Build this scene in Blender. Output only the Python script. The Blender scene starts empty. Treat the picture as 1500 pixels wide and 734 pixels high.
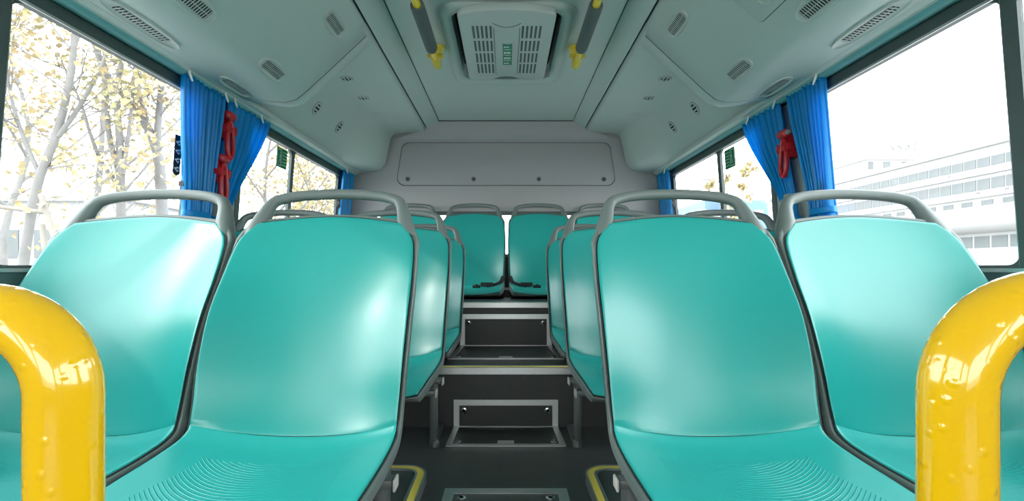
import bpy, bmesh, math, random
from mathutils import Vector, Matrix

# ------------------------------------------------------------------ basics
H = 0.68            # eye height above the aisle floor
F = 690.0           # focal length in pixels of the 1500 px wide frame
VX, VY = 741.0, 392.0
scn = bpy.context.scene
COL = scn.collection
R = random.Random(7)


def at(px, py, d):
    """world point seen at a pixel, at depth d"""
    return Vector(((px - VX) * d / F, d, (VY - py) * d / F + H))


def P(x, d, z):
    return Vector((x, d, z + H))


# ------------------------------------------------------------------ materials
def mat(name, col, rough=0.5, metal=0.0, spec=0.5, coat=0.0, coat_rough=0.05, noise=None, bump=None,
        sheen=0.0, trans=0.0):
    m = bpy.data.materials.new(name)
    m.use_nodes = True
    nt = m.node_tree
    b = nt.nodes['Principled BSDF']
    b.inputs['Base Color'].default_value = (*col, 1)
    b.inputs['Roughness'].default_value = rough
    b.inputs['Metallic'].default_value = metal
    b.inputs['Specular IOR Level'].default_value = spec
    b.inputs['Coat Weight'].default_value = coat
    b.inputs['Coat Roughness'].default_value = coat_rough
    tc = nt.nodes.new('ShaderNodeTexCoord')
    if noise:
        sc, amt = noise
        n = nt.nodes.new('ShaderNodeTexNoise')
        n.inputs['Scale'].default_value = sc
        n.inputs['Detail'].default_value = 4
        nt.links.new(tc.outputs['Object'], n.inputs['Vector'])
        mx = nt.nodes.new('ShaderNodeMix')
        mx.data_type = 'RGBA'
        mx.inputs[6].default_value = (*[c * (1 - amt) for c in col], 1)
        mx.inputs[7].default_value = (*[min(1, c * (1 + amt)) for c in col], 1)
        nt.links.new(n.outputs['Fac'], mx.inputs[0])
        nt.links.new(mx.outputs[2], b.inputs['Base Color'])
    if bump:
        sc, st, dist = bump
        n2 = nt.nodes.new('ShaderNodeTexNoise')
        n2.inputs['Scale'].default_value = sc
        n2.inputs['Detail'].default_value = 2
        nt.links.new(tc.outputs['Object'], n2.inputs['Vector'])
        bp = nt.nodes.new('ShaderNodeBump')
        bp.inputs['Strength'].default_value = st
        bp.inputs['Distance'].default_value = dist
        nt.links.new(n2.outputs['Fac'], bp.inputs['Height'])
        nt.links.new(bp.outputs['Normal'], b.inputs['Normal'])
    return m


TEAL = (0.010, 0.30, 0.268)
M = {}
M['teal'] = mat('teal plastic', TEAL, 0.32, spec=0.72, noise=(6, 0.03), bump=(420, 0.06, 0.001))
M['grey'] = mat('grey plastic', (0.135, 0.17, 0.16), 0.42, bump=(600, 0.05, 0.001))
M['black'] = mat('black rubber', (0.012, 0.014, 0.014), 0.55)
M['yellow'] = mat('yellow coated steel', (0.88, 0.60, 0.008), 0.16, coat=0.6, noise=(30, 0.04))
M['yellow2'] = mat('yellow paint', (0.75, 0.58, 0.05), 0.35, noise=(20, 0.05))
M['sleeve'] = mat('grey foam sleeve', (0.085, 0.115, 0.11), 0.7, bump=(300, 0.15, 0.001))
M['ceil'] = mat('ceiling plastic', (0.47, 0.545, 0.51), 0.42, noise=(3, 0.02), bump=(250, 0.04, 0.001))
M['rear'] = mat('rear wall plastic', (0.34, 0.345, 0.345), 0.5, noise=(3, 0.02), bump=(250, 0.04, 0.001))
M['cove'] = mat('teal cove plastic', (0.13, 0.36, 0.37), 0.3, noise=(8, 0.04))
M['vent'] = mat('vent plastic', (0.47, 0.53, 0.50), 0.4)
M['dark'] = mat('dark gap', (0.01, 0.012, 0.012), 0.7)
M['frame'] = mat('window frame', (0.06, 0.085, 0.082), 0.45, noise=(20, 0.1))
M['alu'] = mat('aluminium', (0.50, 0.52, 0.51), 0.36, metal=0.85, noise=(60, 0.06))
M['chrome'] = mat('chrome', (0.8, 0.8, 0.8), 0.12, metal=1)
M['pillar'] = mat('pillar panel', (0.25, 0.31, 0.30), 0.5, noise=(8, 0.05))
M['lower'] = mat('lower wall panel', (0.055, 0.12, 0.115), 0.55, noise=(12, 0.08))
M['steel'] = mat('painted seat steel', (0.10, 0.115, 0.115), 0.45, metal=0.3, noise=(30, 0.1))
M['strip'] = mat('yellow edge strip', (0.80, 0.66, 0.10), 0.4, noise=(20, 0.05))
M['capgrey'] = mat('grey end cap', (0.45, 0.45, 0.42), 0.55)
M['red'] = mat('red plastic', (0.42, 0.012, 0.018), 0.33, noise=(30, 0.08))
M['greens'] = mat('green sticker', (0.02, 0.22, 0.13), 0.4)


def backlit(m, col, f):
    nt = m.node_tree
    b = nt.nodes['Principled BSDF']
    out = [n for n in nt.nodes if n.type == 'OUTPUT_MATERIAL'][0]
    tl = nt.nodes.new('ShaderNodeBsdfTranslucent')
    tl.inputs['Color'].default_value = (*col, 1)
    mx = nt.nodes.new('ShaderNodeMixShader')
    mx.inputs[0].default_value = f
    nt.links.new(b.outputs[0], mx.inputs[1])
    nt.links.new(tl.outputs[0], mx.inputs[2])
    nt.links.new(mx.outputs[0], out.inputs['Surface'])


M['greenf'] = mat('green film sticker', (0.02, 0.22, 0.13), 0.4)
backlit(M['greenf'], (0.035, 0.17, 0.10), 0.7)
M['whitef'] = mat('pale film print', (0.45, 0.6, 0.52), 0.45)
backlit(M['whitef'], (0.3, 0.5, 0.4), 0.3)
M['white'] = mat('white print', (0.75, 0.8, 0.77), 0.45)
M['plate'] = mat('label plate', (0.45, 0.47, 0.46), 0.4, metal=0.4)


def floor_mat(name, col, rough):
    m = mat(name, col, rough, noise=(5, 0.12))
    nt = m.node_tree
    b = nt.nodes['Principled BSDF']
    tc = nt.nodes.new('ShaderNodeTexCoord')
    v = nt.nodes.new('ShaderNodeTexVoronoi')
    v.inputs['Scale'].default_value = 34
    nt.links.new(tc.outputs['Object'], v.inputs['Vector'])
    r = nt.nodes.new('ShaderNodeValToRGB')
    r.color_ramp.elements[0].position = 0.035
    r.color_ramp.elements[0].color = (1, 1, 1, 1)
    r.color_ramp.elements[1].position = 0.05
    r.color_ramp.elements[1].color = (0, 0, 0, 1)
    nt.links.new(v.outputs['Distance'], r.inputs['Fac'])
    src = b.inputs['Base Color'].links[0].from_socket
    mx = nt.nodes.new('ShaderNodeMix')
    mx.data_type = 'RGBA'
    mx.inputs[7].default_value = (0.22, 0.23, 0.22, 1)
    nt.links.new(src, mx.inputs[6])
    nt.links.new(r.outputs['Color'], mx.inputs[0])
    nt.links.new(mx.outputs[2], b.inputs['Base Color'])
    n = nt.nodes.new('ShaderNodeTexNoise')
    n.inputs['Scale'].default_value = 350
    nt.links.new(tc.outputs['Object'], n.inputs['Vector'])
    bp = nt.nodes.new('ShaderNodeBump')
    bp.inputs['Strength'].default_value = 0.25
    bp.inputs['Distance'].default_value = 0.001
    nt.links.new(n.outputs['Fac'], bp.inputs['Height'])
    nt.links.new(bp.outputs['Normal'], b.inputs['Normal'])
    return m


M['floor'] = floor_mat('speckled vinyl floor', (0.045, 0.054, 0.052), 0.42)
M['riser'] = floor_mat('speckled vinyl riser', (0.028, 0.031, 0.030), 0.48)


def glass_mat(name, tint):
    m = bpy.data.materials.new(name)
    m.use_nodes = True
    nt = m.node_tree
    nt.nodes.clear()
    out = nt.nodes.new('ShaderNodeOutputMaterial')
    t = nt.nodes.new('ShaderNodeBsdfTransparent')
    t.inputs['Color'].default_value = (*tint, 1)
    g = nt.nodes.new('ShaderNodeBsdfGlossy')
    g.inputs['Roughness'].default_value = 0.02
    lw = nt.nodes.new('ShaderNodeLayerWeight')
    lw.inputs['Blend'].default_value = 0.5
    pw = nt.nodes.new('ShaderNodeMath')
    pw.operation = 'POWER'
    pw.inputs[1].default_value = 5
    nt.links.new(lw.outputs['Facing'], pw.inputs[0])
    fr = nt.nodes.new('ShaderNodeMapRange')
    fr.inputs[3].default_value = 0.035
    fr.inputs[4].default_value = 0.9
    nt.links.new(pw.outputs[0], fr.inputs[0])
    mx = nt.nodes.new('ShaderNodeMixShader')
    nt.links.new(fr.outputs[0], mx.inputs[0])
    nt.links.new(t.outputs[0], mx.inputs[1])
    nt.links.new(g.outputs[0], mx.inputs[2])
    nt.links.new(mx.outputs[0], out.inputs['Surface'])
    return m


M['glass'] = glass_mat('window glass', (0.97, 0.985, 0.98))


def pan_mat():
    """teal plastic with fine curved ridges pressed into the middle of the seat pan"""
    m = mat('teal ridged plastic', (0.022, 0.375, 0.34), 0.33, spec=0.62, noise=(6, 0.03))  # base whiter than TEAL: the pan's pale sheen is put into the colour
    nt = m.node_tree
    b = nt.nodes['Principled BSDF']
    uv = nt.nodes.new('ShaderNodeUVMap')
    sp = nt.nodes.new('ShaderNodeSeparateXYZ')
    nt.links.new(uv.outputs['UV'], sp.inputs[0])

    def mth(op, a, bb=None, c=None):
        n = nt.nodes.new('ShaderNodeMath')
        n.operation = op
        for k, x in enumerate((a, bb, c)):
            if x is None:
                continue
            if isinstance(x, (int, float)):
                n.inputs[k].default_value = x
            else:
                nt.links.new(x, n.inputs[k])
        return n.outputs[0]
    x, y = sp.outputs['X'], sp.outputs['Y']
    ax = mth('ABSOLUTE', x)
    # ridge lines sag towards the front in the middle
    k = mth('SUBTRACT', y, mth('MULTIPLY', mth('MULTIPLY', x, x), 3.4))
    w = mth('SINE', mth('MULTIPLY', k, 2 * math.pi / 0.0105))
    w = mth('POWER', mth('ADD', mth('MULTIPLY', w, 0.5), 0.5), 7.0)
    mx_ = mth('MULTIPLY', mth('LESS_THAN', ax, mth('ADD', 0.165, mth('MULTIPLY', mth('SINE', mth('MULTIPLY', y, 16)), 0.012))),
              mth('LESS_THAN', y, 0.350))
    mx_ = mth('MULTIPLY', mx_, mth('GREATER_THAN', y, 0.10))
    h = mth('MULTIPLY', w, mx_)
    bp = nt.nodes.new('ShaderNodeBump')
    bp.inputs['Strength'].default_value = 1.0
    bp.inputs['Distance'].default_value = 0.0010
    nt.links.new(h, bp.inputs['Height'])
    nt.links.new(bp.outputs['Normal'], b.inputs['Normal'])
    return m


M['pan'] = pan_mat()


def curtain_mat():
    m = mat('blue satin curtain', (0.004, 0.37, 0.78), 0.34, spec=0.6, noise=(40, 0.06))
    nt = m.node_tree
    b = nt.nodes['Principled BSDF']
    out = [n for n in nt.nodes if n.type == 'OUTPUT_MATERIAL'][0]
    tl = nt.nodes.new('ShaderNodeBsdfTranslucent')
    tl.inputs['Color'].default_value = (0.008, 0.42, 0.80, 1)
    mx = nt.nodes.new('ShaderNodeMixShader')
    mx.inputs[0].default_value = 0.5
    nt.links.new(b.outputs[0], mx.inputs[1])
    nt.links.new(tl.outputs[0], mx.inputs[2])
    nt.links.new(mx.outputs[0], out.inputs['Surface'])
    return m


M['curtain'] = curtain_mat()


def rail_mat():
    """glossy yellow coating with small blister bumps"""
    m = mat('dimpled yellow coating', (0.76, 0.445, 0.003), 0.13, coat=0.8, coat_rough=0.04)
    nt = m.node_tree
    b = nt.nodes['Principled BSDF']
    tc = nt.nodes.new('ShaderNodeTexCoord')
    v = nt.nodes.new('ShaderNodeTexVoronoi')
    v.feature = 'SMOOTH_F1'
    v.inputs['Scale'].default_value = 95
    v.inputs['Smoothness'].default_value = 0.35
    nt.links.new(tc.outputs['Object'], v.inputs['Vector'])
    r = nt.nodes.new('ShaderNodeMapRange')
    r.inputs[1].default_value = 0.0
    r.inputs[2].default_value = 0.33
    r.inputs[3].default_value = 1
    r.inputs[4].default_value = 0
    r.interpolation_type = 'SMOOTHSTEP'
    nt.links.new(v.outputs['Distance'], r.inputs[0])
    bp = nt.nodes.new('ShaderNodeBump')
    bp.inputs['Strength'].default_value = 0.4
    bp.inputs['Distance'].default_value = 0.0012
    nt.links.new(r.outputs[0], bp.inputs['Height'])
    nt.links.new(bp.outputs['Normal'], b.inputs['Normal'])
    nt.links.new(bp.outputs['Normal'], b.inputs['Coat Normal'])
    return m


M['rail'] = rail_mat()

# ------------------------------------------------------------------ mesh helpers


def mk(name, verts, faces, m, parent=None, smooth=False, mats=None, fmat=None, origin=None, angle=40):
    me = bpy.data.meshes.new(name)
    o0 = Vector(origin) if origin is not None else Vector((0, 0, 0))
    me.from_pydata([tuple(Vector(v) - o0) for v in verts], [], faces)
    bm = bmesh.new()
    bm.from_mesh(me)
    bmesh.ops.recalc_face_normals(bm, faces=bm.faces)
    bm.to_mesh(me)
    bm.free()
    for x in (mats or [m]):
        me.materials.append(x)
    if fmat:
        for p, k in zip(me.polygons, fmat):
            p.material_index = k
    if smooth:
        for p in me.polygons:
            p.use_smooth = True
        try:
            me.set_sharp_from_angle(angle=math.radians(angle))
        except Exception:
            pass
    o = bpy.data.objects.new(name, me)
    COL.objects.link(o)
    o.location = o0
    if parent:
        o.parent = parent
        # verts were given in world space: bring them into the parent's space
        if origin is None:
            o.location = -Vector(parent.location)
    return o


def local(name, verts, faces, m, parent, smooth=False, angle=40):
    """verts already in the parent's space"""
    o = mk(name, verts, faces, m, None, smooth, angle=angle)
    o.parent = parent
    o.location = (0, 0, 0)
    return o


class B:
    """collects shapes for ONE mesh"""

    def __init__(s):
        s.v, s.f = [], []

    def add(s, v, f):
        n = len(s.v)
        s.v += [Vector(x) for x in v]
        s.f += [tuple(i + n for i in q) for q in f]
        return s

    def box(s, x0, x1, y0, y1, z0, z1, bev=0.0, seg=2):
        bm = bmesh.new()
        bmesh.ops.create_cube(bm, size=1)
        for v in bm.verts:
            v.co = Vector(((x0 + x1) / 2 + v.co.x * (x1 - x0), (y0 + y1) / 2 + v.co.y * (y1 - y0), (z0 + z1) / 2 + v.co.z * (z1 - z0)))
        if bev > 0:
            bmesh.ops.bevel(bm, geom=bm.edges[:], offset=bev, segments=seg, affect='EDGES', profile=0.5)
        bm.verts.index_update()
        s.add([v.co.copy() for v in bm.verts], [[v.index for v in f.verts] for f in bm.faces])
        bm.free()
        return s

    def hexa(s, pts):
        """8 points: bottom ring 0-3, top ring 4-7"""
        return s.add(pts, [(0, 1, 2, 3), (4, 5, 6, 7), (0, 1, 5, 4), (1, 2, 6, 5), (2, 3, 7, 6), (3, 0, 4, 7)])

    def tube(s, path, rad, n=12, cap=True, flat=None):
        path = [Vector(p) for p in path]
        if not isinstance(rad, (list, tuple)):
            rad = [rad] * len(path)
        base = len(s.v)
        up = None
        for i, p in enumerate(path):
            t = (path[min(i + 1, len(path) - 1)] - path[max(i - 1, 0)]).normalized()
            if up is None:
                a = Vector((0, 0, 1)) if abs(t.z) < 0.9 else Vector((0, 1, 0))
                up = (a - t * a.dot(t)).normalized()
            else:
                up = (up - t * up.dot(t)).normalized()
            sd = t.cross(up)
            ra = rad[i]
            ru, rs = (ra if isinstance(ra, (tuple, list)) else (ra, ra))
            for k in range(n):
                an = 2 * math.pi * k / n
                s.v.append(p + up * (ru * math.cos(an)) + sd * (rs * math.sin(an)))
        for i in range(len(path) - 1):
            for k in range(n):
                k2 = (k + 1) % n
                s.f.append((base + i * n + k, base + i * n + k2, base + (i + 1) * n + k2, base + (i + 1) * n + k))
        if cap:
            s.f.append(tuple(base + k for k in range(n)))
            s.f.append(tuple(base + (len(path) - 1) * n + k for k in range(n)))
        return s

    def ring(s, outer, inner):
        """flat ring between two closed loops of equal length"""
        n = len(outer)
        base = len(s.v)
        s.v += [Vector(p) for p in outer] + [Vector(p) for p in inner]
        for i in range(n):
            j = (i + 1) % n
            s.f.append((base + i, base + j, base + n + j, base + n + i))
        return s

    def loft(s, loops, closed=True, caps=(False, False)):
        n = len(loops[0])
        base = len(s.v)
        for L in loops:
            s.v += [Vector(p) for p in L]
        for a in range(len(loops) - 1):
            for i in range(n if closed else n - 1):
                j = (i + 1) % n
                s.f.append((base + a * n + i, base + a * n + j, base + (a + 1) * n + j, base + (a + 1) * n + i))
        if caps[0]:
            s.f.append(tuple(base + i for i in range(n)))
        if caps[1]:
            s.f.append(tuple(base + (len(loops) - 1) * n + i for i in range(n)))
        return s

    def make(s, name, m, parent=None, smooth=False, angle=40, origin=None):
        return mk(name, s.v, s.f, m, parent, smooth, angle=angle, origin=origin)

    def make_local(s, name, m, parent, smooth=False, angle=40):
        return local(name, s.v, s.f, m, parent, smooth, angle)


def tag(o, label=None, cat=None, group=None, kind=None):
    if label:
        o['label'] = label
    if cat:
        o['category'] = cat
    if group:
        o['group'] = group
    if kind:
        o['kind'] = kind
    return o


def empty(name, loc):
    o = bpy.data.objects.new(name, None)
    COL.objects.link(o)
    o.location = loc
    o.empty_display_size = 0.05
    return o


def copy_tree(o, parent=None):
    c = o.copy()
    COL.objects.link(c)
    c.parent = parent
    for ch in list(o.children):
        copy_tree(ch, c)
    return c


def catmull(pts, n):
    """points (tuples) -> resampled smooth list"""
    out = []
    m = len(pts)
    for i in range(m - 1):
        p0, p1, p2, p3 = pts[max(i - 1, 0)], pts[i], pts[i + 1], pts[min(i + 2, m - 1)]
        for k in range(n):
            t = k / n
            out.append(tuple(0.5 * ((2 * b) + (-a + c) * t + (2 * a - 5 * b + 4 * c - d) * t * t + (-a + 3 * b - 3 * c + d) * t ** 3)
                             for a, b, c, d in zip(p0, p1, p2, p3)))
    out.append(tuple(pts[-1]))
    return out


def rrect(cx, cy, hx, hy, r, n=6, hx2=None):
    """closed rounded rectangle in 2-D (hx2: half width at the +y end)"""
    hx2 = hx if hx2 is None else hx2
    out = []
    for (sx, sy, a0, hw) in ((1, 1, 0, hx2), (-1, 1, 90, hx2), (-1, -1, 180, hx), (1, -1, 270, hx)):
        for k in range(n + 1):
            a = math.radians(a0 + 90 * k / n)
            out.append((cx + sx * (hw - r) + r * math.cos(a), cy + sy * (hy - r) + r * math.sin(a)))
    return out


# ------------------------------------------------------------------ seats
# control points along the middle of the shell: depth, height (seen from the eye), half width, forward curl of the sides
PROF = [(0.646, -.437, .186, .002), (0.654, -.420, .205, .004), (0.688, -.405, .218, .007), (0.745, -.400, .224, .011), (0.85, -.402, .229, .019),
        (0.95, -.408, .231, .030), (1.035, -.408, .231, .042), (1.085, -.388, .2305, .052), (1.118, -.335, .232, .062),
        (1.15, -.25, .2355, .072), (1.19, -.14, .2385, .070), (1.228, -.04, .2375, .050), (1.266, .06, .229, .030),
        (1.284, .105, .197, .023), (1.299, .140, .160, .020)]
SEAM_I = 7
YREF = 1.243
_pr = catmull([(a - YREF, b + H, c, d) for a, b, c, d in PROF], 10)
_S = [0.0]
for a, b in zip(_pr[:-1], _pr[1:]):
    _S.append(_S[-1] + math.hypot(b[0] - a[0], b[1] - a[1]))
S_MAX = _S[-1]
S_SEAM = _S[SEAM_I * 10]


def prof(s):
    s = max(0.0, min(S_MAX + 0.05, s))
    if s >= S_MAX:
        i = len(_S) - 2
        t = (s - _S[i]) / (_S[i + 1] - _S[i])
    else:
        i = 0
        while i < len(_S) - 2 and _S[i + 1] < s:
            i += 1
        t = (s - _S[i]) / (_S[i + 1] - _S[i])
    a, b = _pr[i], _pr[i + 1]
    y, z, w, c = [p + (q - p) * t for p, q in zip(a, b)]
    i0, i1 = max(i - 2, 0), min(i + 3, len(_pr) - 1)
    ty, tz = _pr[i1][0] - _pr[i0][0], _pr[i1][1] - _pr[i0][1]
    L = math.hypot(ty, tz)
    ty, tz = ty / L, tz / L
    return y, z, max(w, 0.13), c, (-tz, ty)


def shell_pt(u, s, ex, off, wf=None):
    y, z, w, c, n = prof(s)
    if wf:
        w = wf(s, w)
    k = c * abs(u) ** 2.3 + off
    return Vector((u * (w + ex), y + n[0] * k, z + n[1] * k))


def slab(s0, s1, ex, front, back, rnd, nv=24, nu=15, wf=None, uv=False):
    """closed plate following the shell between the curves s0(u) and s1(u)"""
    us = [-1, -0.992, -0.97] + [-0.97 + 1.94 * k / nu for k in range(1, nu)] + [0.97, 0.992, 1]
    vs = [0, 0.006, 0.02] + [0.02 + 0.96 * k / nv for k in range(1, nv)] + [0.98, 0.994, 1]
    nu_, nv_ = len(us), len(vs)
    v, f, uvs = [], [], []
    for side in (0, 1):
        for j, vv in enumerate(vs):
            for i, u in enumerate(us):
                s = s0(u) + (s1(u) - s0(u)) * vv
                e = min(i, nu_ - 1 - i, j, nv_ - 1 - j)
                d = rnd if e == 0 else (rnd * 0.3 if e == 1 else 0)
                off = front - d if side == 0 else back
                p = shell_pt(u, s, ex, off, wf)
                v.append(p)
                uvs.append((p.x, s))
    N = nu_ * nv_
    for side in (0, 1):
        for j in range(nv_ - 1):
            for i in range(nu_ - 1):
                a = side * N + j * nu_ + i
                f.append((a, a + 1, a + nu_ + 1, a + nu_))
    bd = [i for i in range(nu_)] + [j * nu_ + nu_ - 1 for j in range(1, nv_)] + [(nv_ - 1) * nu_ + i for i in range(nu_ - 2, -1, -1)] + [j * nu_ for j in range(nv_ - 2, 0, -1)]
    for a, b in zip(bd, bd[1:] + bd[:1]):
        f.append((a, b, N + b, N + a))
    return v, f, uvs


def add_uv(o, uvs):
    me = o.data
    lay = me.uv_layers.new(name='UVMap')
    for lp in me.loops:
        lay.data[lp.index].uv = uvs[lp.vertex_index]


def top_s(u):
    return S_MAX - 0.031 * abs(u) ** 2.2


def front_s(u):
    return 0.004 + 0.022 * abs(u) ** 2.5


def shell_w(s, w):
    # the grey shell keeps its shoulders wider than the teal plate
    z = prof(s)[1] - H
    if z > 0.0:
        return w + min(0.020, 0.26 * max(0.0, z - 0.04))
    return w


def build_seat():
    root = empty('bus_seat', (0, 0, 0))
    v, f, uvs = slab(front_s, lambda u: S_SEAM - 0.0009, 0, 0.0, -0.005, 0.0022, nv=22)
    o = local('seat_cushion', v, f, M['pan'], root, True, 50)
    add_uv(o, uvs)
    v, f, uvs = slab(lambda u: S_SEAM + 0.0009, top_s, 0, 0.0, -0.005, 0.0022, nv=30)
    local('backrest', v, f, M['teal'], root, True, 50)
    v, f, _ = slab(lambda u: front_s(u) - 0.003, lambda u: top_s(u) + 0.0035, 0.0035, -0.004, -0.008, 0.0, nv=44)
    local('gasket', v, f, M['black'], root, True, 50)
    v, f, _ = slab(lambda u: max(0.0, front_s(u) - 0.012), lambda u: top_s(u) + 0.013, 0.0085, -0.0055, -0.032, 0.005, nv=48, wf=shell_w)
    local('shell', v, f, M['grey'], root, True, 60)
    # grab handle across the top
    half = [(.216, .058, .012), (.211, .085, .020), (.201, .112, .0215), (.1935, .142, .018), (.184, .170, .015), (.165, .190, .0145), (.105, .2045, .0142), (0, .2108, .0142)]
    full = [(-a, b, c) for a, b, c in half] + [(a, b, c) for a, b, c in half[::-1][1:]]
    cm = catmull(full, 6)
    path, rad = [], []
    for x, z, r in cm:
        y = (1.266 - YREF) + (z - .06) * .42 + 0.026 - 0.024 * (abs(x) / .2) ** 2
        path.append((x, y, z + H))
        rad.append((r * 1.15, r))
    # keep the long axis of the section along the depth
    b = B()
    n = 14
    base = 0
    for i, p in enumerate(path):
        p = Vector(p)
        t = (Vector(path[min(i + 1, len(path) - 1)]) - Vector(path[max(i - 1, 0)])).normalized()
        dep = Vector((0, 1, 0))
        dep = (dep - t * dep.dot(t)).normalized()
        sd = t.cross(dep)
        for k in range(n):
            a = 2 * math.pi * k / n
            ca, sa = math.cos(a), math.sin(a)
            q = 0.8
            ca = math.copysign(abs(ca) ** q, ca)
            sa = math.copysign(abs(sa) ** q, sa)
            b.v.append(p + dep * (rad[i][0] * ca) + sd * (rad[i][1] * sa))
    for i in range(len(path) - 1):
        for k in range(n):
            k2 = (k + 1) % n
            b.f.append((i * n + k, i * n + k2, (i + 1) * n + k2, (i + 1) * n + k))
    b.f.append(tuple(range(n)))
    b.f.append(tuple((len(path) - 1) * n + k for k in range(n)))
    b.make_local('grab_handle', M['grey'], root, True, 60)
    return root


ROWS = [(1.243, 0.0), (1.994, 0.035), (2.685, 0.035), (3.485, 0.265)]
seat0 = build_seat()
LB = {
    (0, -2): 'teal plastic bus seat by the left window in the front row, before the tree trunks',
    (0, -1): 'large teal bus seat in front row, left of aisle, beside the window seat',
    (0, 1): 'large teal bus seat in front row, right of aisle, beside the window seat',
    (0, 2): 'pale-lit teal bus seat by the right window in the front row, before white building',
    (1, -2): 'teal bus seat in second row by the left window, mostly hidden below blue curtains',
    (1, -1): 'teal bus seat in second row, left of aisle, behind the front aisle seat',
    (1, 1): 'teal bus seat in second row, right of aisle, behind the front aisle seat',
    (1, 2): 'teal bus seat in second row by the right window, mostly hidden below blue curtains',
    (2, -2): 'teal bus seat in third row by the left window, hidden by the seats ahead',
    (2, -1): 'teal bus seat in third row, left of aisle, on edge of the raised platform',
    (2, 1): 'teal bus seat in third row, right of aisle, on edge of the raised platform',
    (2, 2): 'teal bus seat in third row by the right window, hidden by the seats ahead',
    (3, -2): 'teal seat of the rear bench row nearest the left rear curtain',
    (3, -1): 'teal seat left of centre in the rear row facing down the aisle',
    (3, 1): 'teal seat right of centre in the rear row facing down the aisle',
    (3, 2): 'teal seat of the rear bench row nearest the right rear curtain',
}
SEATS = {}
first = True
for r, (d, dz) in enumerate(ROWS):
    xs = (-.970, -.475, .472, .967) if r < 3 else (-.728, -.238, .250, .740)
    for k, x in zip((-2, -1, 1, 2), xs):
        if first:
            s = seat0
            first = False
        else:
            s = copy_tree(seat0)
        s.location = (x, d, dz)
        if r == 3:
            s.scale = (.955, 1, 1)
        tag(s, LB[(r, k)], 'seat', ['front row of bus seats', 'second row of bus seats', 'third row of bus seats', 'rear row of bus seats'][r])
        SEATS[(r, k)] = s

# seat belts lying on the two middle rear seats (parts of those seats)
for k, sg in ((-1, 1), (1, -1)):
    s = SEATS[(3, k)]

    def pan_pt(x, d, up=0.0):
        # local point on the pan surface at local depth d
        best = min((prof(q / 400 * S_SEAM) for q in range(401)), key=lambda p: abs(p[0] - (d - YREF)))
        return Vector((x, best[0], best[1] + best[3] * abs(x / best[2]) ** 2.3 + up))
    pts = [Vector((sg * .232, 1.055 - YREF, -.325 + H)), pan_pt(sg * .215, 1.03, .012), pan_pt(sg * .185, 1.02, .008), pan_pt(sg * .155, 1.01, .010), pan_pt(sg * .11, 1.0, .012)]
    cm = catmull([tuple(p) for p in pts], 6)
    b = B()
    b.tube(cm, [(.004, .019)] * len(cm), 8)
    belt = b.make_local('seat_belt', M['black'], s, True)
    c = pan_pt(sg * .112, 1.0, .018)
    b = B()
    b.box(c.x - .045, c.x + .045, c.y - .018, c.y + .018, c.z - .012, c.z + .018, .006)
    b.make_local('buckle', M['dark'], belt, True)
    c = pan_pt(sg * .037, 1.0, .012)
    b = B()
    b.box(c.x - .028, c.x + .028, c.y - .014, c.y + .014, c.z - .008, c.z + .012, .005)
    b.box(c.x - .008, c.x + .008, c.y - .02, c.y + .02, c.z - .008, c.z + .018, .004)
    b.make_local('buckle_tongue', M['dark'], belt, True)

# ------------------------------------------------------------------ seat frames under each pair
FL = -0.68


def seat_frame(r, sg, label, zfloor):
    d, dz = ROWS[r]
    sh = d - YREF
    e = empty('seat_frame', P(sg * .62, sh + .92, zfloor))
    zc = -.4555 + dz
    for y in (0.835, 1.0):
        b = B()
        xi = .238 if r < 2 else .285
        b.box(min(sg * xi, sg * 1.235), max(sg * xi, sg * 1.235), sh + y - .016, sh + y + .016, zc - .0095 + H, zc + .0095 + H, .003)
        o = b.make('cross_tube', M['steel'], e, True)
        b = B()
        b.box(min(sg * (xi - .007), sg * (xi - .0005)), max(sg * (xi - .007), sg * (xi - .0005)), sh + y - .018, sh + y + .018, zc - (.015 if r < 2 else .0095) + H, zc + .011 + H, .003)
        c = b.make('end_cap', M['capgrey'], e, True)
        c.parent = o
        c.location = (0, 0, 0)
    if zc - .016 - zfloor > 0.06:
        x = sg * .276
        b = B()
        b.box(x - .012, x + .012, sh + 1.03, sh + 1.085, zfloor + H, zc + .008 + H, .003)
        b.box(x - .010, x + .010, sh + 1.0, sh + 1.05, zc - .012 + H, zc + .010 + H, .002)
        b.make('leg', M['steel'], e, True)
        b = B()
        a, c2 = sh + 1.055, sh + 1.235
        if r == 0:
            c2 = sh + 1.20
        b.add([(x - .018, a, zfloor + H), (x + .012, a, zfloor + H), (x + .012, c2, zfloor + H), (x - .018, c2, zfloor + H),
               (x - .018, a, zfloor + H + .022), (x + .012, a, zfloor + H + .022), (x + .012, c2, zfloor + H + .022), (x - .018, c2, zfloor + H + .022)],
              [(0, 1, 2, 3), (4, 5, 6, 7), (0, 1, 5, 4), (1, 2, 6, 5), (2, 3, 7, 6), (3, 0, 4, 7)])
        b.make('foot_plate', M['steel'], e)
        b = B()
        xb = x - sg * .004
        b.tube([(xb, a - .012, zfloor + H), (xb, a - .012, zfloor + H + .018), (xb, a - .012, zfloor + H + .024), (xb, a - .012, zfloor + H + .03)], [.02, .018, .012, .008], 12)
        b.make('foot_bolt', M['steel'], e, True)
        xo = sg * 1.17
        b = B()
        b.box(xo - .012, xo + .012, sh + 1.0, sh + 1.04, zfloor + H, zc + H, .003)
        b.make('leg', M['steel'], e, True)
    else:
        pass
    tag(e, label, 'seat frame', 'steel frames under the seat pairs')


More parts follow.
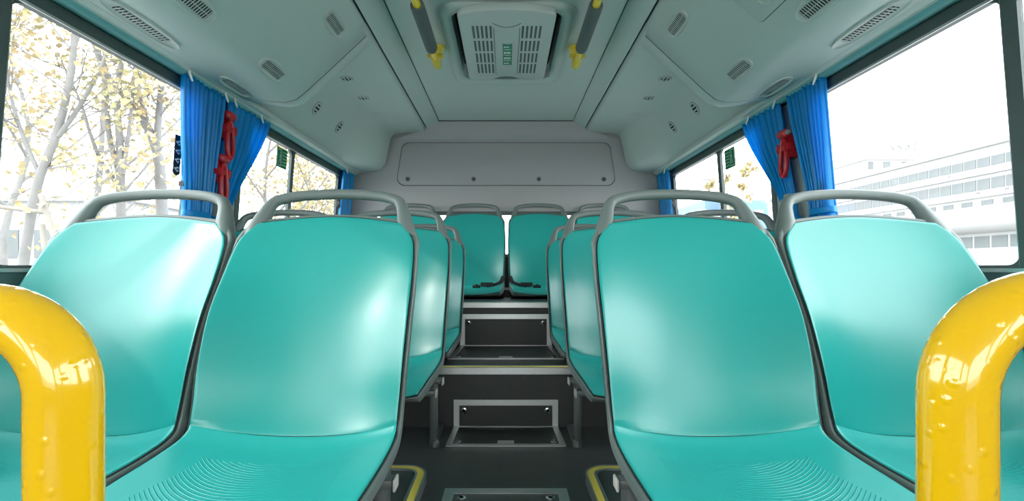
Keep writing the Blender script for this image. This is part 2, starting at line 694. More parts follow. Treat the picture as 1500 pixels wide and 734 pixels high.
PLATF1, PLATF2, RISER1, RISER2 = -.43, -.195, 2.01, 2.58
PLINTH = -.655
seat_frame(0, -1, 'steel frame with two cross tubes under the front left seat pair', PLINTH)
seat_frame(0, 1, 'steel frame with two cross tubes under the front right seat pair', PLINTH)
seat_frame(1, -1, 'dark steel frame and aisle leg under the second row left seats', FL)
seat_frame(1, 1, 'dark steel frame and aisle leg under the second row right seats', FL)
seat_frame(2, -1, 'low steel frame on the platform under the third row left seats', PLATF1)
seat_frame(2, 1, 'low steel frame on the platform under the third row right seats', PLATF1)

# ------------------------------------------------------------------ floor, platforms, plinths
Y0, YR = -3.6, 3.62


def bx(name, m, *a, bev=0.0, parent=None, smooth=False):
    b = B()
    x0, x1, y0, y1, z0, z1 = a
    b.box(x0, x1, y0, y1, z0 + H, z1 + H, bev)
    return b.make(name, m, parent, smooth)


tag(bx('floor', M['floor'], -1.3, 1.3, Y0, RISER1 + .02, FL - .06, FL), kind='structure')
tag(bx('floor_platform', M['riser'], -1.25, 1.25, RISER1, RISER2 + .02, FL - .06, PLATF1), kind='structure')
tag(bx('floor_rear_platform', M['riser'], -1.25, 1.25, RISER2, YR, FL - .06, PLATF2), kind='structure')


def nosing(name, y, z, label, xh):
    e = empty(name, P(0, y, z))
    tag(e, kind='structure')
    # angle profile: vertical lip in front, tread strip on top
    b = B()
    b.box(-xh, xh, y - .006, y, z - .026 + H, z + .004 + H, .0015)
    b.box(-xh, xh, y - .0055, y + .045, z + H, z + .004 + H, .0015)
    b.make('profile', M['alu'], e)
    b = B()
    b.box(-xh, xh, y + .008, y + .020, z + .003 + H, z + .0055 + H, 0)
    b.make('yellow_insert', M['strip'], e)
    return e


nosing('trim_1', RISER1, PLATF1, '', 1.2)
n2 = nosing('trim_2', RISER2, PLATF2, '', 1.2)
for c in list(n2.children):
    if c.name.startswith('yellow'):
        bpy.data.objects.remove(c)
# box carrying the rear seats
bx('floor_rear_bench', M['dark'], -1.2, 1.2, 3.12, YR, PLATF2, PLATF2 + .045).__setitem__('kind', 'structure')


def plinth(name, sg):
    """low platform under the front seats with a rounded aisle corner and a yellow edge strip"""
    xi, xo, y0, y1, r = .251, 1.248, -.6, 1.555, .075

    def outline(ins):
        pts = [(xo, y0), (xo, y1 - ins)]
        rr = r - ins
        cx, cy = xi + r, y1 - r
        for k in range(11):
            a = math.radians(90 + 90 * k / 10)
            pts.append((cx + rr * math.cos(a), cy + rr * math.sin(a)))
        pts.append((xi + ins, y0))
        return [(sg * a, b) for a, b in pts]
    e = empty(name, P(sg * .75, .8, FL))
    tag(e, kind='structure')
    o = outline(0.002)
    b = B()
    b.loft([[P(x, y, FL) for x, y in o], [P(x, y, PLINTH) for x, y in o]], True, (False, True))
    b.make('top_cover', M['floor'], e)

    def band(a, c, z0, z1, nm, m):
        A, C = outline(a), outline(c)
        A, C = A[1:], C[1:]
        bb = B()
        n = len(A)
        loops = [[P(x, y, z0) for x, y in A], [P(x, y, z1) for x, y in A], [P(x, y, z1) for x, y in C], [P(x, y, z0) for x, y in C]]
        bb.loft(loops, False)
        bb.make(nm, m, e, True, 35)
    band(0.0, 0.006, FL, PLINTH + .004, 'edge_profile', M['alu'])
    band(0.006, 0.027, PLINTH - .002, PLINTH + .003, 'yellow_strip', M['strip'])
    band(0.027, 0.036, PLINTH - .002, PLINTH + .004, 'inner_profile', M['alu'])


plinth('floor_plinth_left', -1)
plinth('floor_plinth_right', 1)


# ------------------------------------------------------------------ inspection covers
def screw(parent, c, nrm):
    n = Vector(nrm)
    b = B()
    b.tube([c, c + n * .003, c + n * .0045, c + n * .0045, c + n * .002], [.0135, .0135, .011, .006, .005], 14)
    b.make('screw', M['chrome'], parent, True)


def frame_ring(b, pts_o, pts_i, nrm, th):
    n = Vector(nrm) * th
    lo = [p for p in pts_o]
    b.loft([lo, [p + n for p in pts_o], [p + n for p in pts_i], [p for p in pts_i]], True)


def L_cover(yr, z0, ztop, yfront, hx_top, hx_front, label, fw, hidden_top=False):
    e = empty('inspection_cover', P(0.003, yr, z0))
    y = yr - .001
    # upright half on the riser
    o = [P(-hx_top, y, z0 + .001), P(hx_top, y, z0 + .001), P(hx_top, y, ztop), P(-hx_top, y, ztop)]
    i = [P(-hx_top + fw, y, z0 + .006), P(hx_top - fw, y, z0 + .006), P(hx_top - fw, y, ztop - fw), P(-hx_top + fw, y, ztop - fw)]
    b = B()
    frame_ring(b, o, i, (0, -1, 0), .005)
    b.make('upright_frame', M['alu'], e)
    b = B()
    b.hexa([P(-hx_top + fw, y, z0 + .001), P(hx_top - fw, y, z0 + .001), P(hx_top - fw, y, ztop - fw), P(-hx_top + fw, y, ztop - fw)] +
           [p - Vector((0, .002, 0)) for p in (P(-hx_top + fw, y, z0 + .001), P(hx_top - fw, y, z0 + .001), P(hx_top - fw, y, ztop - fw), P(-hx_top + fw, y, ztop - fw))])
    b.make('upright_panel', M['riser'], e)
    # flat half on the tread
    z = z0 + .001
    o = [P(-hx_front, yfront, z), P(hx_front, yfront, z), P(hx_top, yr - .008, z), P(-hx_top, yr - .008, z)]
    i = [P(-hx_front + fw, yfront + fw * .8, z), P(hx_front - fw, yfront + fw * .8, z), P(hx_top - fw, yr - .012, z), P(-hx_top + fw, yr - .012, z)]
    b = B()
    frame_ring(b, o, i, (0, 0, 1), .005)
    b.make('tread_frame', M['alu'], e)
    b = B()
    up = Vector((0, 0, .002))
    b.hexa(i + [p + up for p in i])
    b.make('tread_panel', M['riser'], e)
    for sx in (-1, 1):
        screw(e, P(sx * (hx_top - fw - .02), y - .002, ztop - fw - .022), (0, -1, 0))
        screw(e, P(sx * (hx_front - fw - .02), yfront + fw * .8 + .022, z + .002), (0, 0, 1))
    b = B()
    b.box(-.032, .032, yfront + fw * .8 + .004, yfront + fw * .8 + .036, z + .002 + H, z + .0045 + H, .001)
    b.make('label_plate', M['plate'], e)
    tag(e, label, 'inspection cover', 'framed black inspection covers in the aisle')
    return e


L_cover(RISER1, FL, -.563, 1.784, .222, .229, 'aluminium framed black inspection cover folded over the lower step', .024)
L_cover(RISER2, PLATF1, -.255, 2.20, .25, .272, 'wide framed black inspection cover folded over the upper step', .026)
# flat floor cover nearest the eye
e = empty('floor_hatch', P(0, 1.2, FL))
yb, yf, hx, fw = 1.44, .86, .186, .03
o = [P(-hx, yf, FL + .0005), P(hx, yf, FL + .0005), P(hx, yb, FL + .0005), P(-hx, yb, FL + .0005)]
i = [P(-hx + fw, yf + fw, FL + .0005), P(hx - fw, yf + fw, FL + .0005), P(hx - fw, yb - fw, FL + .0005), P(-hx + fw, yb - fw, FL + .0005)]
b = B()
frame_ring(b, o, i, (0, 0, 1), .005)
b.make('frame', M['alu'], e)
b = B()
b.hexa(i + [p + Vector((0, 0, .002)) for p in i])
b.make('panel', M['floor'], e)
for sx in (-1, 1):
    for y in (yb - fw - .028, yf + fw + .028):
        screw(e, P(sx * (hx - fw - .026), y, FL + .0025), (0, 0, 1))
tag(e, 'flat framed hatch cover in the aisle floor between the front seats', 'floor hatch')

# ------------------------------------------------------------------ side walls and windows
XS, XT, ZT = 1.25, 1.20, .648


def xw(z):
    return XS if z <= 0 else XS - (XS - XT) * z / ZT


def wpts(sg, y0, y1, z0, z1, o0, o1):
    r = []
    for (y, z) in ((y0, z0), (y1, z0), (y1, z1), (y0, z1)):
        r.append(P(sg * (xw(z) + o0), y, z))
    for (y, z) in ((y0, z0), (y1, z0), (y1, z1), (y0, z1)):
        r.append(P(sg * (xw(z) + o1), y, z))
    return r


ZTOP = .70
WIN = [(.22, 1.83, 1.125), (2.13, 3.40, 2.66), (-1.55, .05, -.62), (-3.30, -1.75, -2.5)]
for sg, nm in ((-1, 'left'), (1, 'right')):
    e = empty('wall_' + nm, P(sg * 1.28, 1.5, FL))
    tag(e, kind='structure')
    b = B()
    b.hexa(wpts(sg, Y0, YR, FL - .06, -.008, 0, .06))
    b.make('lower_panel', M['lower'], e)
    b = B()
    for (y0, y1) in ((Y0, WIN[3][0]), (WIN[3][1], WIN[2][0]), (WIN[2][1], WIN[0][0]), (WIN[0][1], WIN[1][0]), (WIN[1][1], YR)):
        b.hexa(wpts(sg, y0, y1, -.008, ZTOP, 0, .014))
    # header above the windows, behind the ducts
    b.hexa([P(sg * 1.196, Y0, ZTOP), P(sg * 1.196, YR, ZTOP), P(sg * 1.26, YR, ZTOP), P(sg * 1.26, Y0, ZTOP),
            P(sg * 1.196, Y0, 1.2), P(sg * 1.196, YR, 1.2), P(sg * 1.26, YR, 1.2), P(sg * 1.26, Y0, 1.2)])
    b.make('pillar_panel', M['pillar'], e)
    b = B()
    b.hexa([P(sg * 1.238, Y0, -.012), P(sg * 1.238, YR, -.012), P(sg * 1.32, YR, -.012), P(sg * 1.32, Y0, -.012),
            P(sg * 1.238, Y0, -.002), P(sg * 1.238, YR, -.002), P(sg * 1.32, YR, -.002), P(sg * 1.32, Y0, -.002)])
    b.make('sill_edge', M['alu'], e)
    for wi, (y0, y1, dv) in enumerate(WIN):
        idx = {(-1, 0): 1, (-1, 1): 2, (1, 0): 3, (1, 1): 4, (-1, 2): 6, (-1, 3): 7, (1, 2): 8, (1, 3): 9}[(sg, wi)]
        w = empty('window_%d' % idx, P(sg * 1.25, (y0 + y1) / 2, 0))
        tag(w, kind='structure')
        z0, z1 = -.002, ZTOP
        b = B()
        b.hexa(wpts(sg, y0, y1, .655, z1, -.006, .013))
        b.hexa(wpts(sg, y0, y1, z0, .006, -.004, .013))
        b.hexa(wpts(sg, y0, y0 + .035, .006, .655, -.004, .013))
        b.hexa(wpts(sg, y1 - .035, y1, .006, .655, -.004, .013))
        b.make('frame', M['frame'], w)
        b = B()
        b.hexa(wpts(sg, y0 + .03, y1 - .03, .655, .662, -.010, -.004))
        b.make('bright_bead', M['alu'], w)
        b = B()
        b.hexa(wpts(sg, dv - .018, dv + .018, .006, .655, -.002, .013))
        b.make('divider', M['frame'], w)
        b = B()
        b.hexa(wpts(sg, dv + .018, dv + .022, .006, .655, 0, .010))
        b.make('divider_bead', M['alu'], w)
        for (a, c, off) in ((y0 + .035, dv - .018, .002), (dv + .018, y1 - .035, .007)):
            b = B()
            b.hexa(wpts(sg, a, c, .006, .655, off, off + .004))
            b.make('pane', M['glass'], w)
        # rounded corner fillets of the rubber gasket
        b = B()
        for (a, c) in ((y0 + .035, dv - .018), (dv + .018, y1 - .035)):
            for ye, sy in ((a, 1), (c, -1)):
                for ze, sz in ((.006, 1), (.655, -1)):
                    rr = .03
                    loop = [(ye, ze)]
                    for k in range(7):
                        an = math.radians(90 * k / 6)
                        loop.append((ye + sy * (rr - rr * math.sin(an)), ze + sz * (rr - rr * math.cos(an))))
                    L1 = [P(sg * (xw(z)), y, z) for y, z in loop]
                    L2 = [P(sg * (xw(z) + .012), y, z) for y, z in loop]
                    b.loft([L1, L2], True, (True, True))
        b.make('corner_gasket', M['frame'], w)
        # latch
        if wi > 1:
            continue
        if wi == 0:
            ly = y1 - .055
            zl = .255
        else:
            ly = y1 - .03
            zl = .43
        b = B()
        b.hexa(wpts(sg, ly - .008, ly + .026, zl, zl + .075, -.028, -.004))
        b.hexa(wpts(sg, ly - .020, ly - .006, zl + .004, zl + .022, -.024, -.006))
        b.hexa(wpts(sg, ly - .020, ly - .006, zl + .050, zl + .068, -.024, -.006))
        b.hexa(wpts(sg, ly + .004, ly + .012, .006, zl, -.018, -.004))
        b.make('latch', M['black'], w)


# exit stickers on the rear side windows
def exit_sticker(sg, yc, zc, label):
    w, h = .115, .105
    e = empty('exit_sticker', P(sg * (xw(zc) + .001), yc, zc))

    def q(a, c, o):
        return P(sg * (xw(zc + c) + .0015 - o), yc + a, zc + c)
    b = B()
    lp = rrect(0, 0, w / 2, h / 2, .008, 4)
    b.loft([[q(a, c, 0) for a, c in lp], [q(a, c, .0012) for a, c in lp]], True, (True, True))
    b.make('backing', M['greenf'], e)

    def quad(nm, polys):
        bb = B()
        for pl in polys:
            bb.loft([[q(a, c, .0010) for a, c in pl], [q(a, c, .0019) for a, c in pl]], True, (True, True))
        bb.make(nm, M['whitef'], e)
    m = -1  # pictogram half towards the front of the bus

    def rc(a0, a1, c0, c1):
        return [(a0, c0), (a1, c0), (a1, c1), (a0, c1)]
    # pale doorway with a green running figure left open in it
    L, Rr = -.052, -.004
    quad('doorway', [rc(L, L + .006, -.045, .045), rc(Rr - .006, Rr, -.045, .045), rc(L, Rr, .038, .045), rc(L, Rr, -.045, -.038)])
    fig = [rc(-.025, -.017, .022, .032)]
    fig += [[(-.028, .016), (-.014, .018), (-.016, -.004), (-.024, -.004)], [(-.024, -.004), (-.018, -.004), (-.029, -.032), (-.034, -.030)],
            [(-.020, -.004), (-.015, -.004), (-.009, -.030), (-.014, -.031)], [(-.014, .018), (-.010, .014), (-.009, .002), (-.012, .002)]]
    quad('running_figure', fig)
    bars = []
    for k in range(5):
        c = .034 - k * .017
        for j in range(3):
            a = .006 + j * .016
            bars.append(rc(a, a + .013, c - .004, c + .003))
    quad('printed_text', bars)
    tag(e, label, 'sticker')


exit_sticker(-1, 2.535, .588, 'green exit sticker on the left rear window glass beside the divider')
exit_sticker(1, 2.535, .588, 'green exit sticker on the right rear window glass beside the divider')


# ------------------------------------------------------------------ ceiling
def strip_profile(name, prof_pts, y0, y1, m, parent=None, smooth=True, mirror=1, ny=1, th=.012):
    """extrude a cross-section polyline along the bus, with thickness upwards"""
    b = B()
    up = [(x, z + th) for x, z in prof_pts]
    loop = prof_pts + up[::-1]
    L = []
    for k in range(ny + 1):
        y = y0 + (y1 - y0) * k / ny
        L.append([P(mirror * x, y, z) for x, z in loop])
    b.loft(L, True, (True, True))
    return b.make(name, m, parent, smooth, 30)


ce = empty('ceiling', P(0, 1.2, 1.1))
tag(ce, kind='structure')
HX, HY0, HY1 = .25, 2.04, 2.77
zc = 1.112
b = B()
for (x0, x1, y0, y1) in ((-.512, -HX, Y0, YR), (HX, .512, Y0, YR), (-HX, HX, Y0, HY0), (-HX, HX, HY1, YR)):
    b.box(x0, x1, y0, y1, zc + H, zc + .02 + H)
b.make('centre_panel', M['ceil'], ce)
for sg in (-1, 1):
    strip_profile('light_strip', [(.507, 1.1105), (.514, 1.103), (.555, 1.083), (.594, 1.061), (.602, 1.064)], Y0, YR - .03, M['ceil'], ce, mirror=sg)
    b = B()
    b.box(min(sg * .600, sg * .622), max(sg * .600, sg * .622), Y0, YR - .03, 1.073 + H, 1.09 + H)
    b.make('dark_groove', M['dark'], ce)
    b = B()
    b.box(min(sg * .5, sg * 1.26), max(sg * .5, sg * 1.26), Y0, YR, 1.14 + H, 1.17 + H)
    b.make('roof_panel', M['ceil'], ce)
    # thin seam between centre panel and strip
    b = B()
    b.box(min(sg * .506, sg * .5085), max(sg * .506, sg * .5085), Y0, YR - .05, 1.1085 + H, 1.1125 + H)
    b.make('seam', M['dark'], ce)
# roof front end closed above the ducts is not needed; rear duct: sloped at first, boxed where it meets the rear wall
PA = [(.612, 1.075), (.622, 1.046), (.70, 1.041), (.82, 1.036), (.90, 1.032), (.94, 1.022), (.975, .995), (1.01, .945), (1.06, .872), (1.11, .800), (1.145, .752), (1.163, .733), (1.175, .722), (1.187, .716)]
PB = [(.612, 1.075), (.622, 1.042), (.70, 1.036), (.80, 1.030), (.855, 1.022), (.878, 1.0), (.888, .965), (.898, .915), (.910, .850), (.925, .790), (.955, .755), (1.005, .738), (1.09, .730), (1.187, .722)]
for sg in (-1, 1):
    b = B()
    L = []
    ys = [2.06 + .08 * k for k in range(11)] + [2.9 + .036 * k for k in range(1, 20)] + [3.612]
    for y in ys:
        t = max(0.0, min(1.0, (y - 2.95) / (3.60 - 2.95)))
        t = t * t * (3 - 2 * t)
        t = t ** 1.3
        L.append([P(sg * (a[0] + (c[0] - a[0]) * t), y, a[1] + (c[1] - a[1]) * t) for a, c in zip(PA, PB)])
    b.loft(L, False)
    o = b.make('rear_duct', M['ceil'], ce, True, 60)
    # front duct with a rolled lip at its rear end
    PF = [(.612, 1.085), (.618, 1.058), (.628, 1.044), (.70, .977), (.80, .884), (.90, .792), (.945, .757), (.985, .740), (1.03, .730), (1.08, .7235), (1.122, .718)]
    b = B()
    L = []
    for y, dz_ in ((Y0, 0), (2.0, 0), (2.120, 0), (2.1235, .005), (2.1265, .005), (2.130, 0), (2.185, 0), (2.203, .008), (2.212, .030), (2.214, .30)):
        row = []
        for k, (x, z) in enumerate(PF):
            # the end line swings forward close to the window
            yy = y
            if y > 2.05:
                sw = max(0.0, (x - .95) / .172)
                yy = y - .17 * sw ** 1.6
            row.append(P(sg * x, yy, max(z, min(z + dz_, 1.08))))
        L.append(row)
    b.loft(L, False)
    # upper skin so the duct is a solid body
    b.add([P(sg * .612, Y0, 1.09), P(sg * 1.19, Y0, 1.09), P(sg * 1.19, 2.0, 1.09), P(sg * .612, 2.0, 1.09)], [(0, 1, 2, 3)])
    o = b.make('front_duct', M['ceil'], ce, True, 50)
    # thin groove line that frames the duct panel at its rear end
    b = B()
    pth = []
    for (x, z) in PF[2:]:
        sw = max(0.0, (x - .95) / .172)
        pth.append(P(sg * x, 2.125 - .17 * sw ** 1.6, z + .0025))
    b.tube(pth, .0022, 6)
    b.make('panel_seam', M['sleeve'], ce)
    # cove strip and curtain channel above the windows
    t = empty('trim_%d' % (3 if sg < 0 else 4), P(sg * 1.17, 1.2, .71))
    tag(t, kind='structure')
    ch = [(1.1215, .7215), (1.1225, .7175), (1.138, .7130), (1.1385, .719), (1.143, .719), (1.1435, .7120), (1.1475, .7085)]
    strip_profile('curtain_channel', ch, Y0, YR - .02, M['ceil'], t, mirror=sg, th=.016)
    cv = [(1.1475, .7080), (1.1485, .7035), (1.153, .6985), (1.160, .6955), (1.169, .6945), (1.180, .6965), (1.190, .7005), (1.1955, .7065)]
    strip_profile('cove_strip', cv, Y0, YR - .02, M['cove'], t, mirror=sg, th=.012)
    b = B()
    b.box(min(sg * 1.137, sg * 1.1445), max(sg * 1.137, sg * 1.1445), Y0, YR - .02, .7185 + H, .722 + H)
    b.make('rail_slot', M['dark'], t)
    b = B()
    b.tube([P(sg * 1.1408, Y0, .7145), P(sg * 1.1408, YR - .02, .7135)], .0022, 6)
    b.make('curtain_rail', M['white'], t)
    b = B()
    b.hexa([P(sg * 1.192, Y0, .695), P(sg * 1.192, YR - .02, .695), P(sg * 1.2, YR - .02, .695), P(sg * 1.2, Y0, .695),
            P(sg * 1.192, Y0, .712), P(sg * 1.192, YR - .02, .712), P(sg * 1.2, YR - .02, .712), P(sg * 1.2, Y0, .712)])
    b.make('shadow_gap', M['dark'], t)


def surf_front(x):
    """height and tangent of the front duct at x"""
    PF = [(.628, 1.044), (.70, .977), (.80, .884), (.90, .792), (.945, .757), (.985, .740), (1.03, .730), (1.08, .7235), (1.122, .718)]
    for (a, c), (d, f) in zip(PF[:-1], PF[1:]):
        if a <= x <= d:
            t = (x - a) / (d - a)
            return c + (f - c) * t, (f - c) / (d - a)
    return PF[-1][1], 0


def placed(sg, x, y, z, slope):
    """frame on a duct face: local a along the bus, c across it, o out of it (down)"""
    L = math.hypot(1, slope)
    tx, tz = 1 / L, slope / L
    nx, nz = -tz, tx          # candidate normal
    if nz > 0:
        nx, nz = -nx, -nz     # point into the cabin

    def q(a, c, o):
        return P(sg * (x + tx * c + nx * o), y + a, z + tz * c + nz * o)
    return q


def air_vent(sg, x, y, la, lc, label, slats, group, ga, gc):
    z, sl = surf_front(x)
    q = placed(sg, x, y, z, sl)
    e = empty('air_vent', q(0, 0, 0))
    n = 28

    def ell(k, ra, rc, p=2.4):
        a = 2 * math.pi * k / n
        c, s = math.cos(a), math.sin(a)
        return (ra * math.copysign(abs(c) ** (2 / p), c), rc * math.copysign(abs(s) ** (2 / p), s))
    b = B()
    loops = []
    for (fa, o) in ((1.0, -.004), (1.0, .001), (.93, .0065), (.80, .0035)):
        loops.append([q(*ell(k, la - (1 - fa) * lc, lc * fa), o) for k in range(n)])
    b.loft(loops, True, (False, True))
    b.make('bezel', M['vent'], e, True, 60)
    b = B()
    lo = rrect(0, 0, ga, gc, .006, 3)
    b.loft([[q(a, c, .003) for a, c in lo], [q(a, c, .0042) for a, c in lo]], True, (False, True))
    b.make('dark_opening', M['dark'], e)
    b = B()
    for k in range(slats):
        a = -ga + ga * 2 * (k + .5) / slats
        h = ga / slats * .36
        b.hexa([q(a - h, -gc, .0043), q(a + h, -gc, .0043), q(a + h, gc, .0043), q(a - h, gc, .0043),
                q(a - h, -gc, .0055), q(a + h, -gc, .0055), q(a + h, gc, .0055), q(a - h, gc, .0055)])
    b.hexa([q(-ga, -.001, .0043), q(ga, -.001, .0043), q(ga, .001, .0043), q(-ga, .001, .0043),
            q(-ga, -.001, .0056), q(ga, -.001, .0056), q(ga, .001, .0056), q(-ga, .001, .0056)])
    b.make('grille', M['vent'], e)
    tag(e, label, 'air vent', group)


for sg, sd in ((-1, 'left'), (1, 'right')):
    air_vent(sg, .692, 1.905, .092, .035, f'oval slatted vent high on the {sd} duct beside the ceiling strip', 13, 'slatted vents on the overhead ducts', .066, .0185)
    air_vent(sg, .917, 1.855, .092, .035, f'oval slatted vent low on the {sd} duct near its rear end', 13, 'slatted vents on the overhead ducts', .066, .0185)
    air_vent(sg, .917, 1.385, .092, .035, f'oval slatted vent on the {sd} duct at the top edge of the photo', 13, 'slatted vents on the overhead ducts', .066, .0185)
    air_vent(sg, 1.078, 1.40, .15, .030, f'long slim vent on the {sd} duct over the front window', 16, 'slatted vents on the overhead ducts', .10, .0125)
    air_vent(sg, 1.078, 1.885, .105, .028, f'long slim vent on the {sd} duct just above the blue curtains', 16, 'slatted vents on the overhead ducts', .075, .0125)


def nozzle(q, label, r, squash):
    e = empty('air_nozzle', q(0, 0, 0))
    n = 18
    b = B()
    loops = []
    for (f, o) in ((1.0, -.004), (1.0, .001), (.9, .004), (.72, .003), (.68, .0008)):
        loops.append([q(r * f * math.cos(2 * math.pi * k / n), r * squash * f * math.sin(2 * math.pi * k / n), o) for k in range(n)])
    b.loft(loops, True, (False, False))
    b.make('bezel', M['vent'], e, True, 60)
    b = B()
    b.loft([[q(r * 1.07 * math.cos(2 * math.pi * k / n), r * squash * 1.07 * math.sin(2 * math.pi * k / n), o) for k in range(n)] for o in (-.003, .0005)], True, (False, True))
    b.make('shadow_ring', M['sleeve'], e)
    b = B()
    b.loft([[q(r * .7 * math.cos(2 * math.pi * k / n), r * squash * .7 * math.sin(2 * math.pi * k / n), o) for k in range(n)] for o in (.0006, .0012)], True, (False, True))
    b.make('dark_opening', M['dark'], e)
    b = B()
    for cc in (-.28, .28):
        w = .12
        b.hexa([q(-r * .62, r * squash * (cc - w), .0012), q(r * .62, r * squash * (cc - w), .0012), q(r * .62, r * squash * (cc + w), .0012), q(-r * .62, r * squash * (cc + w), .0012),
                q(-r * .62, r * squash * (cc - w), .003), q(r * .62, r * squash * (cc - w), .003), q(r * .62, r * squash * (cc + w), .003), q(-r * .62, r * squash * (cc + w), .003)])
    b.make('fins', M['vent'], e)
    tag(e, label, 'air nozzle', 'small round nozzles over the rear seats')


for sg, sd in ((-1, 'left'), (1, 'right')):
    for k, (y, wd) in enumerate(((2.58, 'nearest the front duct'), (2.875, 'middle of its row'), (3.17, 'nearest the rear wall'))):
        nozzle(placed(sg, .872, y, 1.0335, -.05), f'small round nozzle in the {sd} flat ceiling, {wd}', .034, 1.0)
    for y, wd in ((2.62, 'nearer the front duct'), (2.97, 'nearer the rear wall')):
        nozzle(placed(sg, 1.05, y, .886, -1.45), f'round nozzle in the sloping {sd} rear duct face, {wd}', .037, 1.0)

# service flap with a round lock on the right duct
z, sl = surf_front(.86)
q = placed(1, .765, 1.25, surf_front(.765)[0], surf_front(.765)[1])
e = empty('service_flap', q(0, 0, 0))
lp = rrect(0, 0, .35, .135, .03, 6)
b = B()
b.loft([[q(a, c, -.002) for a, c in lp], [q(a, c, .0004) for a, c in lp]], True, (True, True))
b.make('gap', M['dark'], e)
lp2 = rrect(0, 0, .3475, .1325, .029, 6)
b = B()
b.loft([[q(a, c, 0) for a, c in lp2], [q(a, c, .003) for a, c in lp2], [q(a * .995, c * .99, .004) for a, c in lp2]], True, (False, True))
b.make('panel', M['vent'], e, True, 40)
b = B()
cx_, cc_ = .25, .075
b.loft([[q(cx_ + r_ * math.cos(2 * math.pi * k / 20), cc_ + r_ * math.sin(2 * math.pi * k / 20), o) for k in range(20)] for r_, o in ((.028, .003), (.028, .007), (.022, .0075), (.02, .005))], True, (False, True))
b.make('lock', M['vent'], e, True, 40)
tag(e, 'flush service flap with a round lock on the right overhead duct', 'flap')

# ------------------------------------------------------------------ roof hatch
e = empty('roof_hatch', P(0, 2.4, zc))
b = B()
cy = (1.97 + 2.835) / 2
hy = (2.835 - 1.97) / 2
oy, ohy = (HY0 + HY1) / 2, (HY1 - HY0) / 2


def rl(hx_, cy_, hy_, r_, z_):
    return [P(x, y, z_) for x, y in rrect(0.004, cy_, hx_, hy_, r_, 8)]


b.loft([rl(.302, cy, hy, .085, zc + .001), rl(.300, cy, hy - .002, .083, zc - .008), rl(.288, cy, hy - .014, .075, zc - .016), rl(.275, cy, hy - .03, .07, zc - .0175),
        rl(.258, oy, ohy + .012, .06, zc - .014), rl(.245, oy, ohy - .002, .055, zc - .004), rl(.243, oy, ohy - .004, .055, zc + .07)], True)
b.make('surround', M['ceil'], e, True, 50)
b = B()
b.loft([rl(.26, oy, ohy + .01, .05, zc + .07), rl(.26, oy, ohy + .01, .05, zc + .09)], True, (True, True))
b.make('dark_well', M['dark'], e)
# lid hanging just below the opening
zl = 1.064
ly, lhy = (1.975 + 2.68) / 2, (2.68 - 1.975) / 2


def ll(f, z_, notch=True):
    out = []
    for x, y in rrect(0.004, ly, .212 - f, lhy - f, .035, 8):
        out.append(P(x, y, z_))
    return out


def lid_loop(f, z_):
    # rounded plate with a finger notch at the rear edge and a bowed front edge
    pts = []
    hx_, hy_ = .212 - f, lhy - f
    r_ = .035
    for (sx, sy, a0) in ((1, 1, 0), (-1, 1, 90), (-1, -1, 180), (1, -1, 270)):
        for k in range(9):
            a = math.radians(a0 + 90 * k / 8)
            pts.append((sx * (hx_ - r_) + r_ * math.cos(a), ly + sy * (hy_ - r_) + r_ * math.sin(a)))
        if a0 == 0:      # rear edge, going from +x to -x
            for k in range(1, 12):
                x = (hx_ - r_) * (1 - 2 * k / 12)
                n_ = max(0, 1 - (x / .09) ** 2)
                pts.append((x, ly + hy_ - .05 * n_))
        if a0 == 180:    # front edge
            for k in range(1, 12):
                x = -(hx_ - r_) * (1 - 2 * k / 12)
                n_ = max(0, 1 - (x / .2) ** 2)
                pts.append((x, ly - hy_ - .03 * n_))
    return [P(x + .004, y, z_) for x, y in pts]


b = B()
b.loft([lid_loop(.012, zl + .035), lid_loop(.002, zl + .03), lid_loop(0, zl + .012), lid_loop(.004, zl + .003), lid_loop(.010, zl)], True, (True, True))
lid = b.make('lid', M['vent'], e, True, 35)
for sx in (-1, 1):
    b = B()
    for c in range(5):
        x = sx * (.072 + .0195 * c) + .004
        for (y0, y1) in ((2.075, 2.185), (2.21, 2.315), (2.338, 2.442), (2.462, 2.575)):
            b.box(x - .0048, x + .0048, y0, y1, zl - .0006 + H, zl + .003 + H, 0)
    b.make('grille', M['sleeve'], e)
b = B()
for sx in (-1, 1):
    pth = [P(sx * .058 + .004, 2.09 + .5 * k / 8, zl - .0003) for k in range(9)]
    b.tube(pth, .0014, 6)
pth = [P(.004 + x, 2.05 + .035 * (1 - (x / .062) ** 2), zl - .0003) for x in [-.062 + .0124 * k for k in range(11)]]
b.tube(pth, .0014, 6)
b.make('moulded_line', M['sleeve'], e)
# four-cell green sticker
b = B()
cells = [(2.24, 2.295), (2.30, 2.355), (2.36, 2.415), (2.42, 2.472)]
for (y0, y1) in cells:
    x0, x1, xm = -.015, .031, .008
    v_ = .008
    pts = [(x0, y0), (xm, y0 + v_), (x1, y0), (x1, y1 - .002), (xm, y1 - .002 + v_), (x0, y1 - .002)]
    b.loft([[P(x, y, zl + .0005) for x, y in pts], [P(x, y, zl - .0012) for x, y in pts]], True, (True, True))
st = b.make('instruction_sticker', M['greens'], e)
for k, (y0, y1) in enumerate(cells):
    b = B()
    y = (y0 + y1) / 2 + .004
    for j in range(4 if k in (1, 2) else 3):
        x = -.006 + j * .0088
        hh = .010 if k in (1, 2) else .006
        b.box(x - .0032, x + .0032, y - hh, y + hh * (.6 if j % 2 else 1), zl - .0018 + H, zl - .001 + H, 0)
    b.box(-.011, .027, y1 + .0, y1 + .0025, zl - .0018 + H, zl - .001 + H, 0)
    c = b.make('printed_mark', M['white'], e)
    c.parent = st
    c.location = (0, 0, 0)
tag(e, 'roof hatch in the ceiling with slotted grille lid and green sticker', 'roof hatch')


